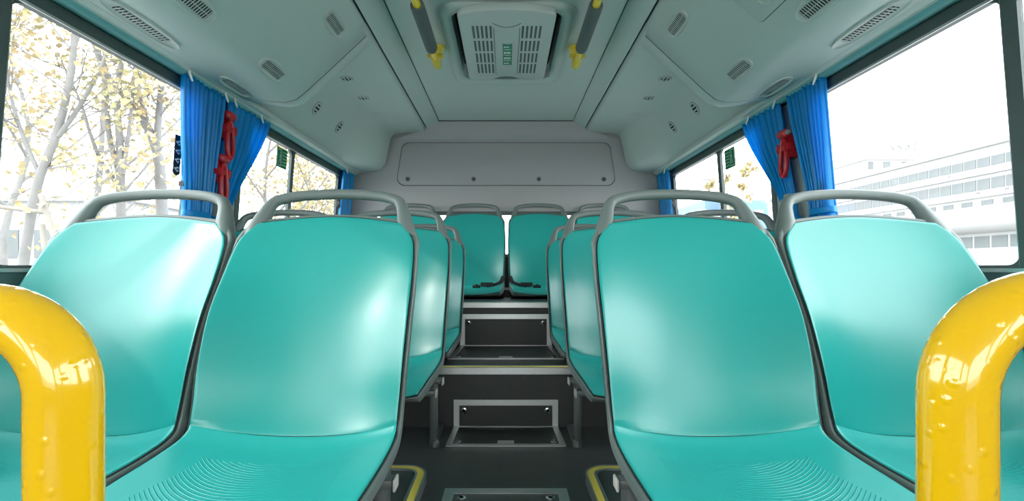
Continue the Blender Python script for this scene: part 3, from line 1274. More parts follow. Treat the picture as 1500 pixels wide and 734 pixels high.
# ------------------------------------------------------------------ ceiling grab bars
def grab_bar(sg, x, label):
    e = empty('grab_bar', P(x, 2.0, zc))
    zb = 1.04
    r = .0165
    b = B()
    pth = [P(x, 1.22, zc - .002), P(x, 1.225, zc - .03), P(x, 1.245, zb + .012), P(x, 1.28, zb)] + [P(x, 1.32 + .1 * k, zb) for k in range(11)] + [P(x, 2.38, zb)]
    b.tube(catmull([tuple(p) for p in pth], 3), r, 16)
    b.make('bar', M['yellow'], e, True, 60)
    b = B()
    pth = [P(x, 1.86 + .001, zb), P(x, 1.862, zb), P(x, 1.872, zb), P(x, 2.06, zb), P(x, 2.228, zb), P(x, 2.238, zb), P(x, 2.239, zb)]
    b.tube(pth, [.02, .026, .0285, .0285, .0285, .026, .02], 20)
    b.make('foam_sleeve', M['sleeve'], e, True, 50)
    # end bracket: rounded socket with two ears screwed to the ceiling
    b = B()
    pth = [P(x, 2.335, zb), P(x, 2.35, zb), P(x, 2.40, zb), P(x, 2.432, zb), P(x, 2.448, zb)]
    b.tube(pth, [.0175, .021, .0225, .018, .006], 16)
    b.tube([P(x, 2.39, zb), P(x, 2.385, zc - .008), P(x, 2.385, zc - .001)], [.021, .023, .026], 14)
    lp = [(x - .045, 2.37), (x - .03, 2.345), (x + .03, 2.345), (x + .045, 2.37), (x + .03, 2.42), (x - .03, 2.42)]
    b.loft([[P(a, c, zc - .009) for a, c in lp], [P(a, c, zc - .001) for a, c in lp]], True, (True, True))
    b.tube([P(x - .04, 2.36, zb + .02), P(x + .04, 2.36, zb + .02)], .010, 10)
    b.make('end_bracket', M['yellow2'], e, True, 40)
    tag(e, label, 'grab bar', 'yellow grab bars on the ceiling')


grab_bar(-1, -.352, 'yellow ceiling grab bar with grey sleeve, left of the roof hatch')
grab_bar(1, .358, 'yellow ceiling grab bar with grey sleeve, right of the roof hatch')

# ------------------------------------------------------------------ rear wall with window and access panel
we = empty('wall_rear', P(0, YR, FL))
tag(we, kind='structure')
RW = (-1.06, 1.06, .085, .425)
b = B()
b.box(-1.3, 1.3, YR, YR + .05, RW[3] + H, 1.2 + H)
b.box(-1.3, RW[0], YR, YR + .05, RW[2] + H, RW[3] + H)
b.box(RW[1], 1.3, YR, YR + .05, RW[2] + H, RW[3] + H)
b.make('upper_panel', M['rear'], we)
b = B()
b.box(-1.3, 1.3, YR, YR + .05, -.75 + H, RW[2] + H)
b.make('lower_panel', M['dark'], we)
# slanted head panel under the ceiling, and moulded surround standing a little proud of the wall
b = B()
b.loft([[P(-.60, YR - .055, 1.115), P(.60, YR - .055, 1.115)], [P(-.62, YR - .045, 1.085), P(.62, YR - .045, 1.085)], [P(-.70, YR - .02, 1.03), P(.70, YR - .02, 1.03)], [P(-.80, YR - .012, 1.0), P(.80, YR - .012, 1.0)], [P(-.9, YR - .001, .985), P(.9, YR - .001, .985)]], False)
b.make('head_panel', M['rear'], we, True, 60)
b = B()
b.box(-.51, .51, YR - .062, YR - .054, 1.108 + H, 1.1125 + H)
b.make('head_seam', M['dark'], we)
w5 = empty('window_5', P(0, YR, RW[2]))
tag(w5, kind='structure')
b = B()
b.box(RW[0], RW[1], YR - .008, YR + .04, RW[3] - .022 + H, RW[3] + .006 + H, .004)
b.box(RW[0], RW[1], YR - .008, YR + .04, RW[2] - .004 + H, RW[2] + .02 + H, .004)
b.box(RW[0], RW[0] + .03, YR - .008, YR + .04, RW[2] + H, RW[3] + H, .004)
b.box(RW[1] - .03, RW[1], YR - .008, YR + .04, RW[2] + H, RW[3] + H, .004)
b.make('frame', M['frame'], w5)
b = B()
b.box(RW[0] + .03, RW[1] - .03, YR + .018, YR + .022, RW[2] + .02 + H, RW[3] - .022 + H)
b.make('pane', M['glass'], w5)
# front of the bus with the windscreen, behind the camera
fe = empty('wall_front', P(0, Y0, FL))
tag(fe, kind='structure')
b = B()
b.box(-1.32, 1.32, Y0 - .06, Y0, FL - .06 + H, -.34 + H)
b.box(-1.32, 1.32, Y0 - .06, Y0, .98 + H, 1.2 + H)
b.box(-1.32, -1.12, Y0 - .06, Y0, -.34 + H, .98 + H)
b.box(1.12, 1.32, Y0 - .06, Y0, -.34 + H, .98 + H)
b.make('front_panel', M['lower'], fe)
w10 = empty('window_10', P(0, Y0, -.1))
tag(w10, kind='structure')
b = B()
b.box(-1.12, 1.12, Y0 - .04, Y0 - .035, -.34 + H, .98 + H)
b.make('pane', M['glass'], w10)
# access panel
e = empty('access_panel', P(0, YR, .795))


def ap(hx0, hx1, hz, o, r=.06):
    return [P(x, YR - o, .795 + z) for x, z in rrect(0.002, 0, hx0, hz, r, 8, hx1)]


b = B()
b.loft([ap(.838, .806, .1665, 0), ap(.838, .806, .1665, .0015)], True, (False, True))
b.make('gap', M['dark'], e)
b = B()
b.loft([ap(.834, .802, .1625, .0), ap(.834, .802, .1625, .004), ap(.831, .799, .1595, .006)], True, (False, True))
b.make('panel', M['rear'], e, True, 40)
for x in (-.753, -.247, .253, .753):
    b = B()
    c = P(x, YR - .006, .678)
    b.tube([c, c + Vector((0, -.004, 0)), c + Vector((0, -.005, 0)), c + Vector((0, -.003, 0))], [.0165, .0165, .013, .009], 18)
    lt = b.make('latch', M['steel'], e, True, 40)
    b = B()
    b.box(c.x - .003, c.x + .003, c.y - .0062, c.y - .002, c.z - .006, c.z + .006)
    k_ = b.make('latch_slot', M['dark'], e)
    k_.parent = lt
    k_.location = (0, 0, 0)
tag(e, 'wide grey access panel with four latches above the rear window', 'access panel')


# ------------------------------------------------------------------ yellow handrails beside the camera
def handrail(sg, x, zt, rb, label):
    d = .27
    r = .0178
    pth = [P(sg * x, d, FL), P(sg * x, d, -.4), P(sg * x, d, -.25), P(sg * x, d, zt - rb - .03)]
    for k in range(0, 13):
        a = math.radians(90 * k / 12)
        pth.append(P(sg * (x + rb - rb * math.cos(a)), d, zt - rb + rb * math.sin(a)))
    pth += [P(sg * (x + rb + .05), d, zt), P(sg * .7, d, zt), P(sg * 1.236, d, zt)]
    e = empty('handrail', P(sg * x, d, FL))
    b = B()
    b.tube(pth, r, 32)
    b.make('tube', M['rail'], e, True, 60)
    b = B()
    b.tube([P(sg * x, d, PLINTH), P(sg * x, d, PLINTH + .008), P(sg * x, d, PLINTH + .012)], [.045, .045, .03], 20)
    b.make('floor_flange', M['yellow2'], e, True, 40)
    tag(e, label, 'handrail', 'yellow handrails in the foreground')


handrail(-1, .2525, -.0265, .046, 'thick yellow tubular handrail in front of the left seat pair')
handrail(1, .2580, -.0185, .055, 'thick yellow tubular handrail in front of the right seat pair')


# ------------------------------------------------------------------ curtains
def curtain(sg, ya, yb, ta, tb, zt, zb, label, npl, seed, tail=True, hook_at=()):
    """top edge ya..yb under the rail, gathered to ta..tb at height zt"""
    rr = random.Random(seed)
    e = empty('curtain', P(sg * 1.15, (ya + yb) / 2, zb))
    NZ, NA = 26, npl * 10
    ztop = .703
    ph = [rr.uniform(-1.1, 1.1) for _ in range(npl + 1)]
    am = [rr.uniform(.35, 1.25) for _ in range(npl + 1)]
    # the free hem stays flatter than the pleats
    L = []
    for j in range(NZ + 1):
        t = j / NZ
        z = ztop + (zb - ztop) * t
        g = min(1.0, (ztop - z) / (ztop - zt))
        g = g * g * (3 - 2 * g) * .55 + g * .45
        fl = 0.0
        if z < zt:
            fl = (zt - z) / max(1e-3, zt - zb)
        y0 = ya + (ta - ya) * g - .012 * fl
        y1 = yb + (tb - yb) * g + .012 * fl
        row = []
        for i in range(NA + 1):
            a = i / NA
            k = a * npl
            ki = min(int(k), npl - 1)
            f = k - ki
            pa = ph[ki] * (1 - f) + ph[ki + 1] * f
            aa = am[ki] * (1 - f) + am[ki + 1] * f
            amp = (.012 + .004 * g) * aa
            sw = math.sin(2 * math.pi * k + pa + .5 * t)
            y = y0 + (y1 - y0) * a + .25 * (y1 - y0) / npl * math.cos(2 * math.pi * k + pa) * .6
            x = xw(z) - .030 - .008 * (1 - g) + amp * sw
            row.append(P(sg * x, y, z))
        L.append(row)
    b = B()
    b.loft(L, False)
    o = b.make('fabric', M['curtain'], e, True, 70)
    sm = o.modifiers.new('thick', 'SOLIDIFY')
    sm.thickness = .0016
    # tie band at the gather
    b = B()
    n = 24
    loops = []
    for z in (zt - .012, zt - .006, zt + .006, zt + .012):
        lp = []
        for k in range(n):
            a = 2 * math.pi * k / n
            lp.append(P(sg * (xw(z) - .029 + .0235 * math.cos(a)), (ta + tb) / 2 + ((tb - ta) / 2 + .008) * math.copysign(abs(math.sin(a)) ** .6, math.sin(a)), z))
        loops.append(lp)
    b.loft(loops, True)
    tb_ = b.make('tie_band', M['curtain'], e, True, 60)
    sm = tb_.modifiers.new('thick', 'SOLIDIFY')
    sm.thickness = .0015
    for hy_ in hook_at:
        b = B()
        b.tube([P(sg * 1.1428, hy_, .715), P(sg * 1.1415, hy_, .703), P(sg * 1.139, hy_ + .004, .690), P(sg * 1.1365, hy_ + .008, .676)], [.0045, .004, .004, .003], 8)
        b.make('hook', M['white'], e, True)
    tag(e, label, 'curtain', 'blue curtains at the windows')


curtain(-1, 1.69, 1.935, 1.767, 1.905, .205, .165, 'blue curtain at the rear end of the left front window', 9, 3, hook_at=(1.70, 1.92))
curtain(-1, 1.968, 2.30, 1.948, 2.012, .20, .165, 'blue curtain at the front end of the left rear window', 8, 11, hook_at=(1.985, 2.2))
curtain(1, 1.717, 1.935, 1.736, 1.85, .215, .17, 'blue curtain at the rear end of the right front window', 9, 5, hook_at=(1.735,))
curtain(1, 1.985, 2.31, 1.945, 2.012, .20, .165, 'blue curtain at the front end of the right rear window', 8, 13, hook_at=(2.0, 2.22))
curtain(-1, 3.36, 3.585, 3.36, 3.58, .10, .02, 'short blue curtain in the left rear corner of the bus', 7, 21, hook_at=(3.38,))
curtain(1, 3.36, 3.585, 3.36, 3.58, .10, .02, 'short blue curtain in the right rear corner of the bus', 7, 23, hook_at=(3.38,))


# ------------------------------------------------------------------ red hammers on the pillars
def hammer(sg, y, z, label, tip):
    e = empty('emergency_hammer', P(sg * (xw(z) - .03), y, z))

    def q(a, o, c):
        return P(sg * (xw(z + c) - .022 - o), y + a, z + c)
    b = B()   # head: short cylinder across with flared ends
    b.tube([q(-.026, .028, .078), q(-.02, .028, .078), q(-.012, .028, .078), q(.02, .028, .078), q(.028, .028, .074), q(.036, .028, .07)], [.006, .016, .018, .018, .014, .007], 14)
    b.make('hammer_head', M['red'], e, True, 40)
    if tip:
        b = B()
        b.tube([q(-.026, .028, .078), q(-.034, .028, .078)], [.010, .008], 12)
        b.make('grey_tip', M['pillar'], e, True)
    b = B()   # looped handle
    loop = []
    for k in range(33):
        a = 2 * math.pi * k / 32
        yy = .020 * math.sin(a) * (1.0 - .25 * math.cos(a))
        zz = -.022 + .078 * math.cos(a)
        loop.append(q(yy, .030 + .012 * (1 - math.cos(a)) / 2, zz))
    b.tube(loop, [(.007, .010)] * len(loop), 10, cap=False)
    b.make('loop_handle', M['red'], e, True, 50)
    b = B()   # holder plate and clip wings
    for (a0, a1, o0, o1, c0, c1) in ((-.022, .022, -.018, .018, -.02, .07), (-.040, .040, .010, .040, .008, .030), (-.03, -.016, -.01, .044, .002, .036), (.016, .03, -.01, .044, .002, .036)):
        pts = [q(a0, o0, c0), q(a1, o0, c0), q(a1, o1, c0), q(a0, o1, c0), q(a0, o0, c1), q(a1, o0, c1), q(a1, o1, c1), q(a0, o1, c1)]
        b.hexa(pts)
    b.make('holder_clip', M['red'], e)
    tag(e, label, 'hammer', 'red emergency hammers on the pillars')


hammer(-1, 1.965, .555, 'red emergency hammer in its holder, the upper one on left pillar', False)
hammer(-1, 1.945, .372, 'red emergency hammer in its holder, the lower one on left pillar', False)
hammer(1, 1.962, .478, 'red emergency hammer in its holder on the right pillar', True)

for sg, sd, y, z in ((-1, 'left', 1.972, .258), (1, 'right', 1.985, .265)):
    e = empty('wall_button', P(sg * (xw(z)), y, z))

    def q(a, o, c):
        return P(sg * (xw(z + c) - o), y + a, z + c)

    def qbox(nm, m, a0, a1, o0, o1, c0, c1):
        bb = B()
        bb.hexa([q(a0, o0, c0), q(a1, o0, c0), q(a1, o1, c0), q(a0, o1, c0), q(a0, o0, c1), q(a1, o0, c1), q(a1, o1, c1), q(a0, o1, c1)])
        bb.make(nm, m, e)
    qbox('housing', M['pillar'], -.024, .024, 0, .042, -.05, .045)
    qbox('red_key', M['red'], -.015, .015, .042, .046, -.012, .022)
    qbox('printed_mark', M['white'], -.009, .009, .046, .0465, .002, .008)
    tag(e, f'small grey box with red button low on the {sd} pillar', 'button')


# black strips with white chevrons
def chevron_strip(sg, y, z0, z1, out, label):
    e = empty('hazard_strip', P(sg * (xw(z0) + out), y, z0))

    def q(a, o, c):
        return P(sg * (xw(c) + out - o), y + a, c)
    w = .018
    b = B()
    lp = [(-w, z0 + .008), (0, z0), (w, z0 + .006), (w, z1), (-w, z1)]
    b.loft([[q(a, 0, c) for a, c in lp], [q(a, .002, c) for a, c in lp]], True, (True, True))
    b.make('black_band', M['black'], e)
    b = B()
    n = 4
    st_ = (z1 - z0 - .02) / n
    for k in range(n):
        c = z0 + .012 + k * st_
        h = st_
        for lp in ([(-.015, c + .45 * h), (.006, c + .66 * h), (.015, c + .54 * h), (-.006, c + .34 * h)], [(-.015, c + .45 * h), (-.006, c + .34 * h), (.009, c + .08 * h), (.002, c + .05 * h)],
                   [(.003, c + .30 * h), (.009, c + .34 * h), (.009, c + .16 * h), (.005, c + .14 * h)]):
            b.loft([[q(a, .002, cc) for a, cc in lp], [q(a, .003, cc) for a, cc in lp]], True, (True, True))
    b.make('white_chevrons', M['white'], e)
    tag(e, label, 'sticker')


chevron_strip(-1, 1.752, .343, .492, .005, 'black strip with white chevrons on left window glass beside curtain')
chevron_strip(1, 1.955, .56, .69, -.004, 'black strip with white chevrons on the right pillar between curtains')

# ------------------------------------------------------------------ outside
GZ = -1.55
b = B()
b.add([P(-400, -300, GZ), P(400, -300, GZ), P(400, 500, GZ), P(-400, 500, GZ)], [(0, 1, 2, 3)])
M['ground'] = mat('pale paving', (0.32, 0.31, 0.30), 0.8, noise=(0.4, 0.1))
tag(b.make('ground', M['ground']), kind='structure')
M['bark'] = mat('pale bark', (0.165, 0.16, 0.155), 0.8, noise=(9, 0.25))
M['twig'] = mat('twig bark', (0.13, 0.12, 0.11), 0.8)
M['stake'] = mat('weathered stake', (0.20, 0.18, 0.155), 0.8, noise=(9, 0.15))


def leaf_mat(name, c1, c2):
    m = bpy.data.materials.new(name)
    m.use_nodes = True
    nt = m.node_tree
    b = nt.nodes['Principled BSDF']
    b.inputs['Roughness'].default_value = 0.6
    ob = nt.nodes.new('ShaderNodeTexCoord')
    n = nt.nodes.new('ShaderNodeTexNoise')
    n.inputs['Scale'].default_value = 1.7
    nt.links.new(ob.outputs['Object'], n.inputs['Vector'])
    mx = nt.nodes.new('ShaderNodeMix')
    mx.data_type = 'RGBA'
    mx.inputs[6].default_value = (*c1, 1)
    mx.inputs[7].default_value = (*c2, 1)
    r = nt.nodes.new('ShaderNodeMapRange')
    r.inputs[1].default_value = .35
    r.inputs[2].default_value = .65
    nt.links.new(n.outputs['Fac'], r.inputs[0])
    nt.links.new(r.outputs[0], mx.inputs[0])
    nt.links.new(mx.outputs[2], b.inputs['Base Color'])
    return m


M['leaf'] = leaf_mat('autumn leaf', (0.40, 0.30, 0.16), (0.34, 0.32, 0.15))


class Tree:
    def __init__(s, seed):
        s.r = random.Random(seed)
        s.b = B()
        s.tips = []

    def limb(s, pts, r0, r1, n=8):
        cm = catmull([tuple(p) for p in pts], 4)
        m = len(cm)
        s.b.tube(cm, [r0 + (r1 - r0) * i / (m - 1) for i in range(m)], n)
        return [Vector(p) for p in cm]

    def twigs(s, line, count, length, r0, depth, spread=.9, start=.3):
        for _ in range(count):
            k = s.r.randint(int(len(line) * start), len(line) - 1)
            p = line[k]
            t = (line[min(k + 1, len(line) - 1)] - line[max(k - 1, 0)]).normalized()
            dv = (t + Vector((s.r.gauss(0, spread), s.r.gauss(0, spread), s.r.gauss(0.1, spread)))).normalized()
            L = length * s.r.uniform(.6, 1.3)
            pts = [p]
            cur = p
            for q in range(3):
                dv = (dv + Vector((s.r.gauss(0, .18), s.r.gauss(0, .18), s.r.gauss(.04, .18)))).normalized()
                cur = cur + dv * L / 3
                pts.append(cur)
            ln = s.limb(pts, r0, r0 * .4, 5)
            if depth > 0:
                s.twigs(ln, 3, length * .6, r0 * .55, depth - 1, spread, .2)
            else:
                s.tips.append(ln)

    def finish(s, loc, label, leaves, size, group='autumn trees beside the road'):
        e = empty('autumn_tree', loc)
        s.b.make('trunk', M['bark'], e, True, 60)
        v, f = [], []
        for ln in s.tips:
            for _ in range(leaves):
                p = ln[s.r.randint(0, len(ln) - 1)] + Vector((s.r.gauss(0, .09), s.r.gauss(0, .09), s.r.gauss(-.02, .09)))
                a = Vector((s.r.gauss(0, 1), s.r.gauss(0, 1), s.r.gauss(0, .7))).normalized()
                c = a.cross(Vector((s.r.gauss(0, 1), s.r.gauss(0, 1), s.r.gauss(0, 1)))).normalized()
                h = size * s.r.uniform(.6, 1.25)
                nrm = a.cross(c) * h * .12
                n = len(v)
                v += [p, p + a * h * .35 + c * h * .42 + nrm, p + a * h + nrm * .5, p + a * h * .35 - c * h * .42 + nrm]
                f.append((n, n + 1, n + 2, n + 3))
        if f:
            mk('foliage', v, f, M['leaf'], e)
        tag(e, label, 'tree', group)


# the three nearest trees follow the forks seen through the left front window
def A(d, *pts):
    return [at(x, y, d) for x, y in pts]


t = Tree(1)
m_ = t.limb([at(28, 470, 5.0) * 1 + Vector((0, 0, 0)), ] + A(5.0, (35, 380), (55, 270), (85, 190), (105, 100), (112, 0), (120, -120)), .052, .020)
l2 = t.limb(A(5.0, (85, 200), (120, 150), (160, 70), (185, -30)), .026, .010)
l3 = t.limb(A(5.0, (60, 260), (30, 190), (12, 120), (0, 20)), .024, .009)
for l in (m_, l2, l3):
    t.twigs(l, 11, 1.0, .009, 1)
g = at(28, 470, 5.0)
t.b.tube([Vector((g.x, g.y, GZ + H)), g], [.12, .10], 8)
t.finish(Vector((g.x, g.y, GZ + H)), 'pale trunked autumn tree at far left held by wooden stakes', 17, .075)

t = Tree(2)
m_ = t.limb(A(5.8, (180, 480), (178, 380), (177, 290), (176, 215), (172, 150), (180, 60), (182, -60)), .062, .022)
l2 = t.limb(A(5.8, (177, 260), (160, 200), (155, 120), (152, 20), (148, -80)), .036, .012)
l3 = t.limb(A(5.8, (176, 275), (150, 240), (132, 195), (118, 150), (90, 90)), .03, .01)
l4 = t.limb(A(5.8, (180, 255), (188, 200), (195, 130), (200, 20)), .028, .009)
for l in (m_, l2, l3, l4):
    t.twigs(l, 8, 1.0, .009, 1)
g = at(180, 480, 5.8)
t.b.tube([Vector((g.x, g.y, GZ + H)), g], [.1, .085], 8)
t.finish(Vector((g.x, g.y, GZ + H)), 'multi-stemmed pale autumn tree in the middle of left front window', 14, .075)

t = Tree(3)
m_ = t.limb(A(6.2, (243, 480), (240, 380), (236, 280), (231, 225), (215, 185), (190, 150), (160, 115), (138, 60), (130, -20)), .078, .030)
l2 = t.limb(A(6.2, (232, 230), (231, 190), (236, 130), (240, 70), (243, -30)), .05, .02)
l3 = t.limb(A(6.2, (222, 195), (205, 140), (200, 80), (190, 0)), .03, .012)
for l in (m_, l2, l3):
    t.twigs(l, 8, 1.0, .009, 1)
g = at(243, 480, 6.2)
t.b.tube([Vector((g.x, g.y, GZ + H)), g], [.125, .11], 8)
t.finish(Vector((g.x, g.y, GZ + H)), 'thick forked pale autumn tree nearest the left blue curtain', 14, .075)


def wild_tree(seed, x, y, h, label, leaves=10, size=.12, side=1.0):
    t = Tree(seed)
    r = t.r
    base = P(x, y, GZ)
    top = base + Vector((r.gauss(0, .3), r.gauss(0, .3), h))
    ln = t.limb([base, base + Vector((r.gauss(0, .08), r.gauss(0, .08), h * .3)), base + Vector((r.gauss(0, .15), r.gauss(0, .15), h * .6)), top], .075, .016)
    for k in range(7):
        i = int(len(ln) * (.35 + .08 * k))
        i = min(i, len(ln) - 2)
        an = r.uniform(0, 6.28)
        p = ln[i]
        L = h * r.uniform(.22, .34)
        q = [p, p + Vector((math.cos(an) * L * .45, math.sin(an) * L * .45, L * .5)), p + Vector((math.cos(an) * L * .8, math.sin(an) * L * .8, L))]
        bl = t.limb(q, .028, .010, 6)
        t.twigs(bl, 6, .8, .007, 1, start=.2)
    t.twigs(ln, 8, .8, .008, 1, start=.5)
    t.finish(base, label, leaves, size)


wild_tree(31, -6.6, 7.6, 6.5, 'leafy yellow autumn tree standing behind the row of nearest trunks', 6, .08)
wild_tree(32, -5.4, 11.0, 6.0, 'leafy autumn tree seen through left rear window, beside exit sticker', 13, .10)
wild_tree(33, -5.6, 14.2, 6.2, 'leafy autumn tree seen through left rear window, behind the divider', 13, .11)
wild_tree(34, -7.4, 17.5, 7.0, 'far leafy autumn tree seen through left rear window, by rear curtain', 12, .14)
wild_tree(35, -9.0, 8.6, 7.0, 'distant thin autumn tree between the trunks in the left front window', 5, .09)

# stakes that prop the first tree
for k, (pts, lb) in enumerate(((((60, 285), (96, 400)), 'long slanting wooden stake propping the far left tree, nearest curtain'),
                               (((62, 330), (70, 395)), 'short steep wooden stake beside the far left tree trunk'))):
    (xa, ya), (xb_, yb_) = pts
    a, c = at(xa, ya, 4.85), at(xb_, yb_, 4.7)
    dv = (c - a)
    tt = (GZ + H - a.z) / dv.z
    c = a + dv * tt
    b = B()
    b.tube([a, a * .5 + c * .5, c], [.026, .028, .03], 10)
    tag(b.make('tree_stake', M['stake'], None, True, 60, origin=c), lb, 'stake', 'wooden stakes at the tree')
a, c = at(0, 303, 4.9), at(72, 312, 4.9)
b = B()
b.tube([a, c], .022, 8)
tag(b.make('tie_bar', M['stake'], None, True, 60, origin=a), 'wooden tie bar lashed across the far left tree trunk', 'stake')

# pale block behind the trees on the left
M['pale'] = mat('pale render', (0.33, 0.335, 0.34), 0.8, noise=(0.3, 0.04))
M['pane'] = mat('office window', (0.095, 0.107, 0.11), 0.5, noise=(0.2, 0.3))
M['facade'] = mat('white facade', (0.36, 0.36, 0.355), 0.8, noise=(0.15, 0.03))
M['acunit'] = mat('air conditioner', (0.24, 0.24, 0.24), 0.6)
M['blueb'] = mat('blue cladding', (0.12, 0.21, 0.34), 0.6, noise=(0.3, 0.05))


def bld_box(b, x0, x1, y0, y1, z0, z1):
    b.box(x0, x1, y0, y1, z0 + H, z1 + H)


e = empty('low_building', P(-33, 34, GZ))
b = B()
bld_box(b, -45, -24, 30, 40, GZ, 4.2)
b.make('walls', M['pale'], e)
b = B()
bld_box(b, -45.4, -23.6, 29.6, 40.4, 4.2, 4.5)
b.make('roof_edge', M['pale'], e)
for k in range(7):
    b = B()
    bld_box(b, -44 + 2.8 * k, -42.2 + 2.8 * k, 29.94, 30.05, .6, 2.4)
    b.make('window', M['pane'], e)
tag(e, 'low pale building far behind the autumn trees on the left', 'building')

# long white building parallel to the road on the right
XB = 70.0
e = empty('office_building', P(XB + 6, 95, GZ))
b = B()
bld_box(b, XB, XB + 14, 40, 150, GZ, 17.6)
b.make('walls', M['facade'], e)
b = B()
bld_box(b, XB - .6, XB + 14, 39.5, 150.5, 17.6, 18.2)
b.make('parapet', M['facade'], e)
for (z, nm) in ((13.6, 'ledge'), (10.3, 'ledge')):
    b = B()
    bld_box(b, XB - .5, XB + .2, 40, 150, z, z + .5)
    b.make(nm, M['facade'], e)
# bowed canopy volume above the ground floor
prof2 = []
for k in range(13):
    a = math.radians(-90 + 180 * k / 12)
    prof2.append((XB - 3.2 * math.cos(a), 6.8 + 1.75 * math.sin(a)))
b = B()
b.loft([[P(x, y, z) for x, z in prof2] for y in (60, 64, 70, 80, 100, 150)], False)
b.loft([[P(XB + (x - XB) * f, y, 6.8 + (z - 6.8) * (.5 + .5 * f)) for x, z in prof2] for y, f in ((60, 1), (58.8, .95), (57.8, .8), (57.2, .5), (57, .05))], False)
b.make('bowed_canopy', M['facade'], e, True, 60)
b = B()
for k in range(30):
    b.v += []
win0 = None


def win_strip(z0, z1, y0, y1, n, gap, skip=()):
    global win0
    w = (y1 - y0) / n
    for k in range(n):
        if k in skip:
            continue
        yc = y0 + w * (k + .5)
        hw, hz = w * (1 - gap) / 2, (z1 - z0) / 2
        key = (round(hw, 3), round(hz, 3))
        if key not in WM:
            b = B()
            b.box(-.06, .06, -hw, hw, -hz, hz)
            o = b.make_local('window', M['pane'], e)
            WM[key] = o
        else:
            o = WM[key].copy()
            COL.objects.link(o)
        o.location = Vector((XB - .02, yc, (z0 + z1) / 2 + H)) - Vector(e.location)


WM = {}
win_strip(14.75, 16.1, 56, 124, 34, .10)
win_strip(11.4, 13.0, 56, 120, 32, .10)
win_strip(9.15, 9.85, 58, 112, 18, .45)
win_strip(2.9, 4.6, 58, 108, 20, .14)
for (y, z) in ((74.5, 13.75), (86, 13.75), (88.6, 13.75), (110, 13.75), (66, 10.55), (70, 10.55), (104, 10.55)):
    b = B()
    bld_box(b, XB - .55, XB - .02, y - .45, y + .45, z, z + .6)
    b.make('air_conditioner', M['acunit'], e)
tag(e, 'long white office building with window bands beyond the right window', 'building')

e = empty('roof_tower', P(82, 104, 17))
b = B()
bld_box(b, 76.5, 92, 100, 112, 17.7, 22.9)
b.make('walls', M['facade'], e)
b = B()
bld_box(b, 76.1, 92.4, 99.6, 112.4, 22.9, 23.5)
b.make('parapet', M['facade'], e)
for (x0, x1) in ((76.9, 78.0), (80.1, 81.6), (84.0, 86.4)):
    b = B()
    bld_box(b, x0, x1, 99.93, 100.05, 20.9, 22.5)
    b.make('window', M['pane'], e)
tag(e, 'white rooftop block with three dark windows above the office building', 'building')
# faint letters standing on the roof block; only loose strokes can be made out
e = empty('rooftop_sign', P(84, 100, 23.5))
M['signf'] = mat('rooftop sign', (0.17, 0.17, 0.17), 0.7)
b = B()
bld_box(b, 81.2, 87.6, 100.3, 100.4, 23.4, 23.75)
b.make('rail', M['signf'], e)


def stroke(px):
    bb = B()
    bb.tube(catmull([tuple(at(x, y, 100.3)) for x, y in px], 4), .2, 6)
    bb.make('letter', M['signf'], e)


stroke([(1306, 211), (1306.5, 216), (1310, 219)])
stroke([(1318, 212), (1314.5, 214), (1319, 215.5), (1320.5, 219), (1317, 222)])
stroke([(1327, 220), (1327, 214), (1331, 213), (1332, 220)])
stroke([(1340.5, 207), (1341, 214), (1339, 219.5), (1343, 217)])
tag(e, 'faint rooftop letters standing on the white rooftop block', 'sign')

e = empty('blue_building', P(34, 66, GZ))
b = B()
bld_box(b, 26.2, 34.5, 62, 74, GZ, 8.9)
b.make('walls', M['blueb'], e)
for zr in (6.4, 4.2):
    for k in range(4):
        b = B()
        bld_box(b, 26.9 + 1.9 * k, 28.2 + 1.9 * k, 61.93, 62.05, zr, zr + 1.2)
        b.make('window', M['facade'], e)
tag(e, 'low blue building with white windows beyond the right rear window', 'building')
wild_tree(41, 27.6, 58.5, 13.0, 'pale sparse tree before the blue building beyond right rear window', 9, .5)

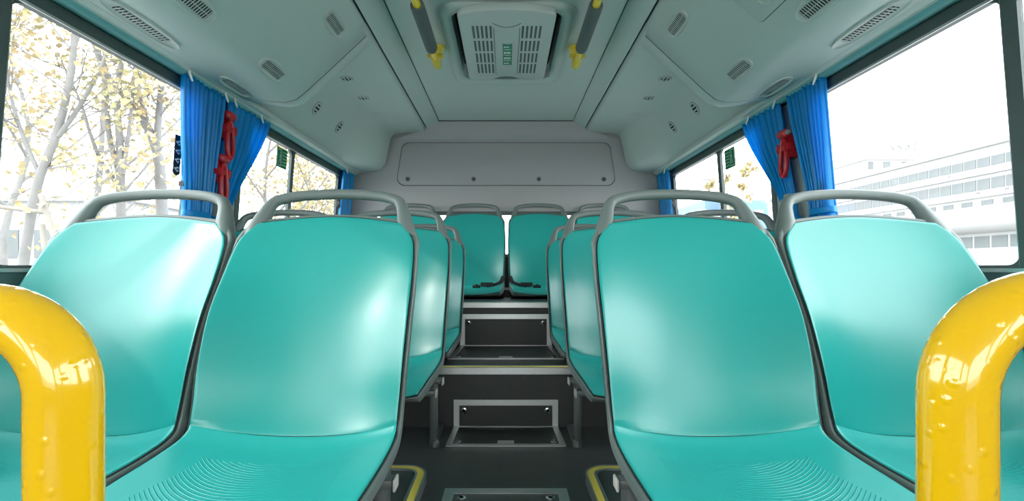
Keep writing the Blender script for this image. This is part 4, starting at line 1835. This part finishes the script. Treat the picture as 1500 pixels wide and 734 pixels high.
# street lamp beyond the right rear window
e = empty('street_lamp', P(17.6, 40, GZ))
b = B()
b.tube([P(18.9, 40, GZ), P(18.9, 40, 5.5), P(18.85, 40, 6.6), P(18.2, 40, 7.25), P(17.3, 40, 7.45)], [.11, .08, .06, .05, .05], 10)
b.make('pole', M['acunit'], e, True)
b = B()
b.box(16.5, 17.35, 39.85, 40.15, 7.42 + H, 7.56 + H, .04)
b.make('lamp_head', M['acunit'], e, True)
tag(e, 'slim street lamp far beyond the right rear window', 'street lamp')

# ------------------------------------------------------------------ light
w = bpy.data.worlds.new('World')
scn.world = w
w.use_nodes = True
nt = w.node_tree
bg = nt.nodes['Background']
tc = nt.nodes.new('ShaderNodeTexCoord')
sx = nt.nodes.new('ShaderNodeSeparateXYZ')
nt.links.new(tc.outputs['Generated'], sx.inputs[0])
rp = nt.nodes.new('ShaderNodeValToRGB')
rp.color_ramp.elements[0].position = 0.0
rp.color_ramp.elements[0].color = (1.0, 1.0, 1.0, 1)
rp.color_ramp.elements[1].position = 0.9
rp.color_ramp.elements[1].color = (0.86, 0.93, 1.0, 1)
nt.links.new(sx.outputs['Z'], rp.inputs['Fac'])
nt.links.new(rp.outputs['Color'], bg.inputs['Color'])
SKY = 8.2
bg.inputs['Strength'].default_value = SKY

sl_ = bpy.data.lights.new('Sun', 'SUN')
sl_.energy = 0.9
sl_.angle = math.radians(2.5)
sl_.color = (1.0, .95, .86)
so = bpy.data.objects.new('Sun', sl_)
COL.objects.link(so)
so.location = (-8, -4, 8)
so.rotation_euler = Vector((.78, .36, -.53)).to_track_quat('-Z', 'Y').to_euler()

# ------------------------------------------------------------------ camera
cam = bpy.data.cameras.new('Camera')
co = bpy.data.objects.new('Camera', cam)
COL.objects.link(co)
co.location = (0, 0, H)
co.rotation_euler = (math.radians(90), 0, 0)
cam.sensor_width = 36
cam.lens = F / 1500 * 36
cam.shift_x = (750 - VX) / 1500
cam.shift_y = (VY - 367) / 1500
cam.clip_start = .02
cam.clip_end = 1000
scn.camera = co
vs = scn.view_settings
vs.view_transform = 'Standard'
vs.look = 'None'
vs.exposure = 0.0
vs.gamma = 1
vs.use_curve_mapping = False
scn.cycles.use_denoising = True
scn.cycles.max_bounces = 12
scn.cycles.diffuse_bounces = 6
scn.cycles.transparent_max_bounces = 16
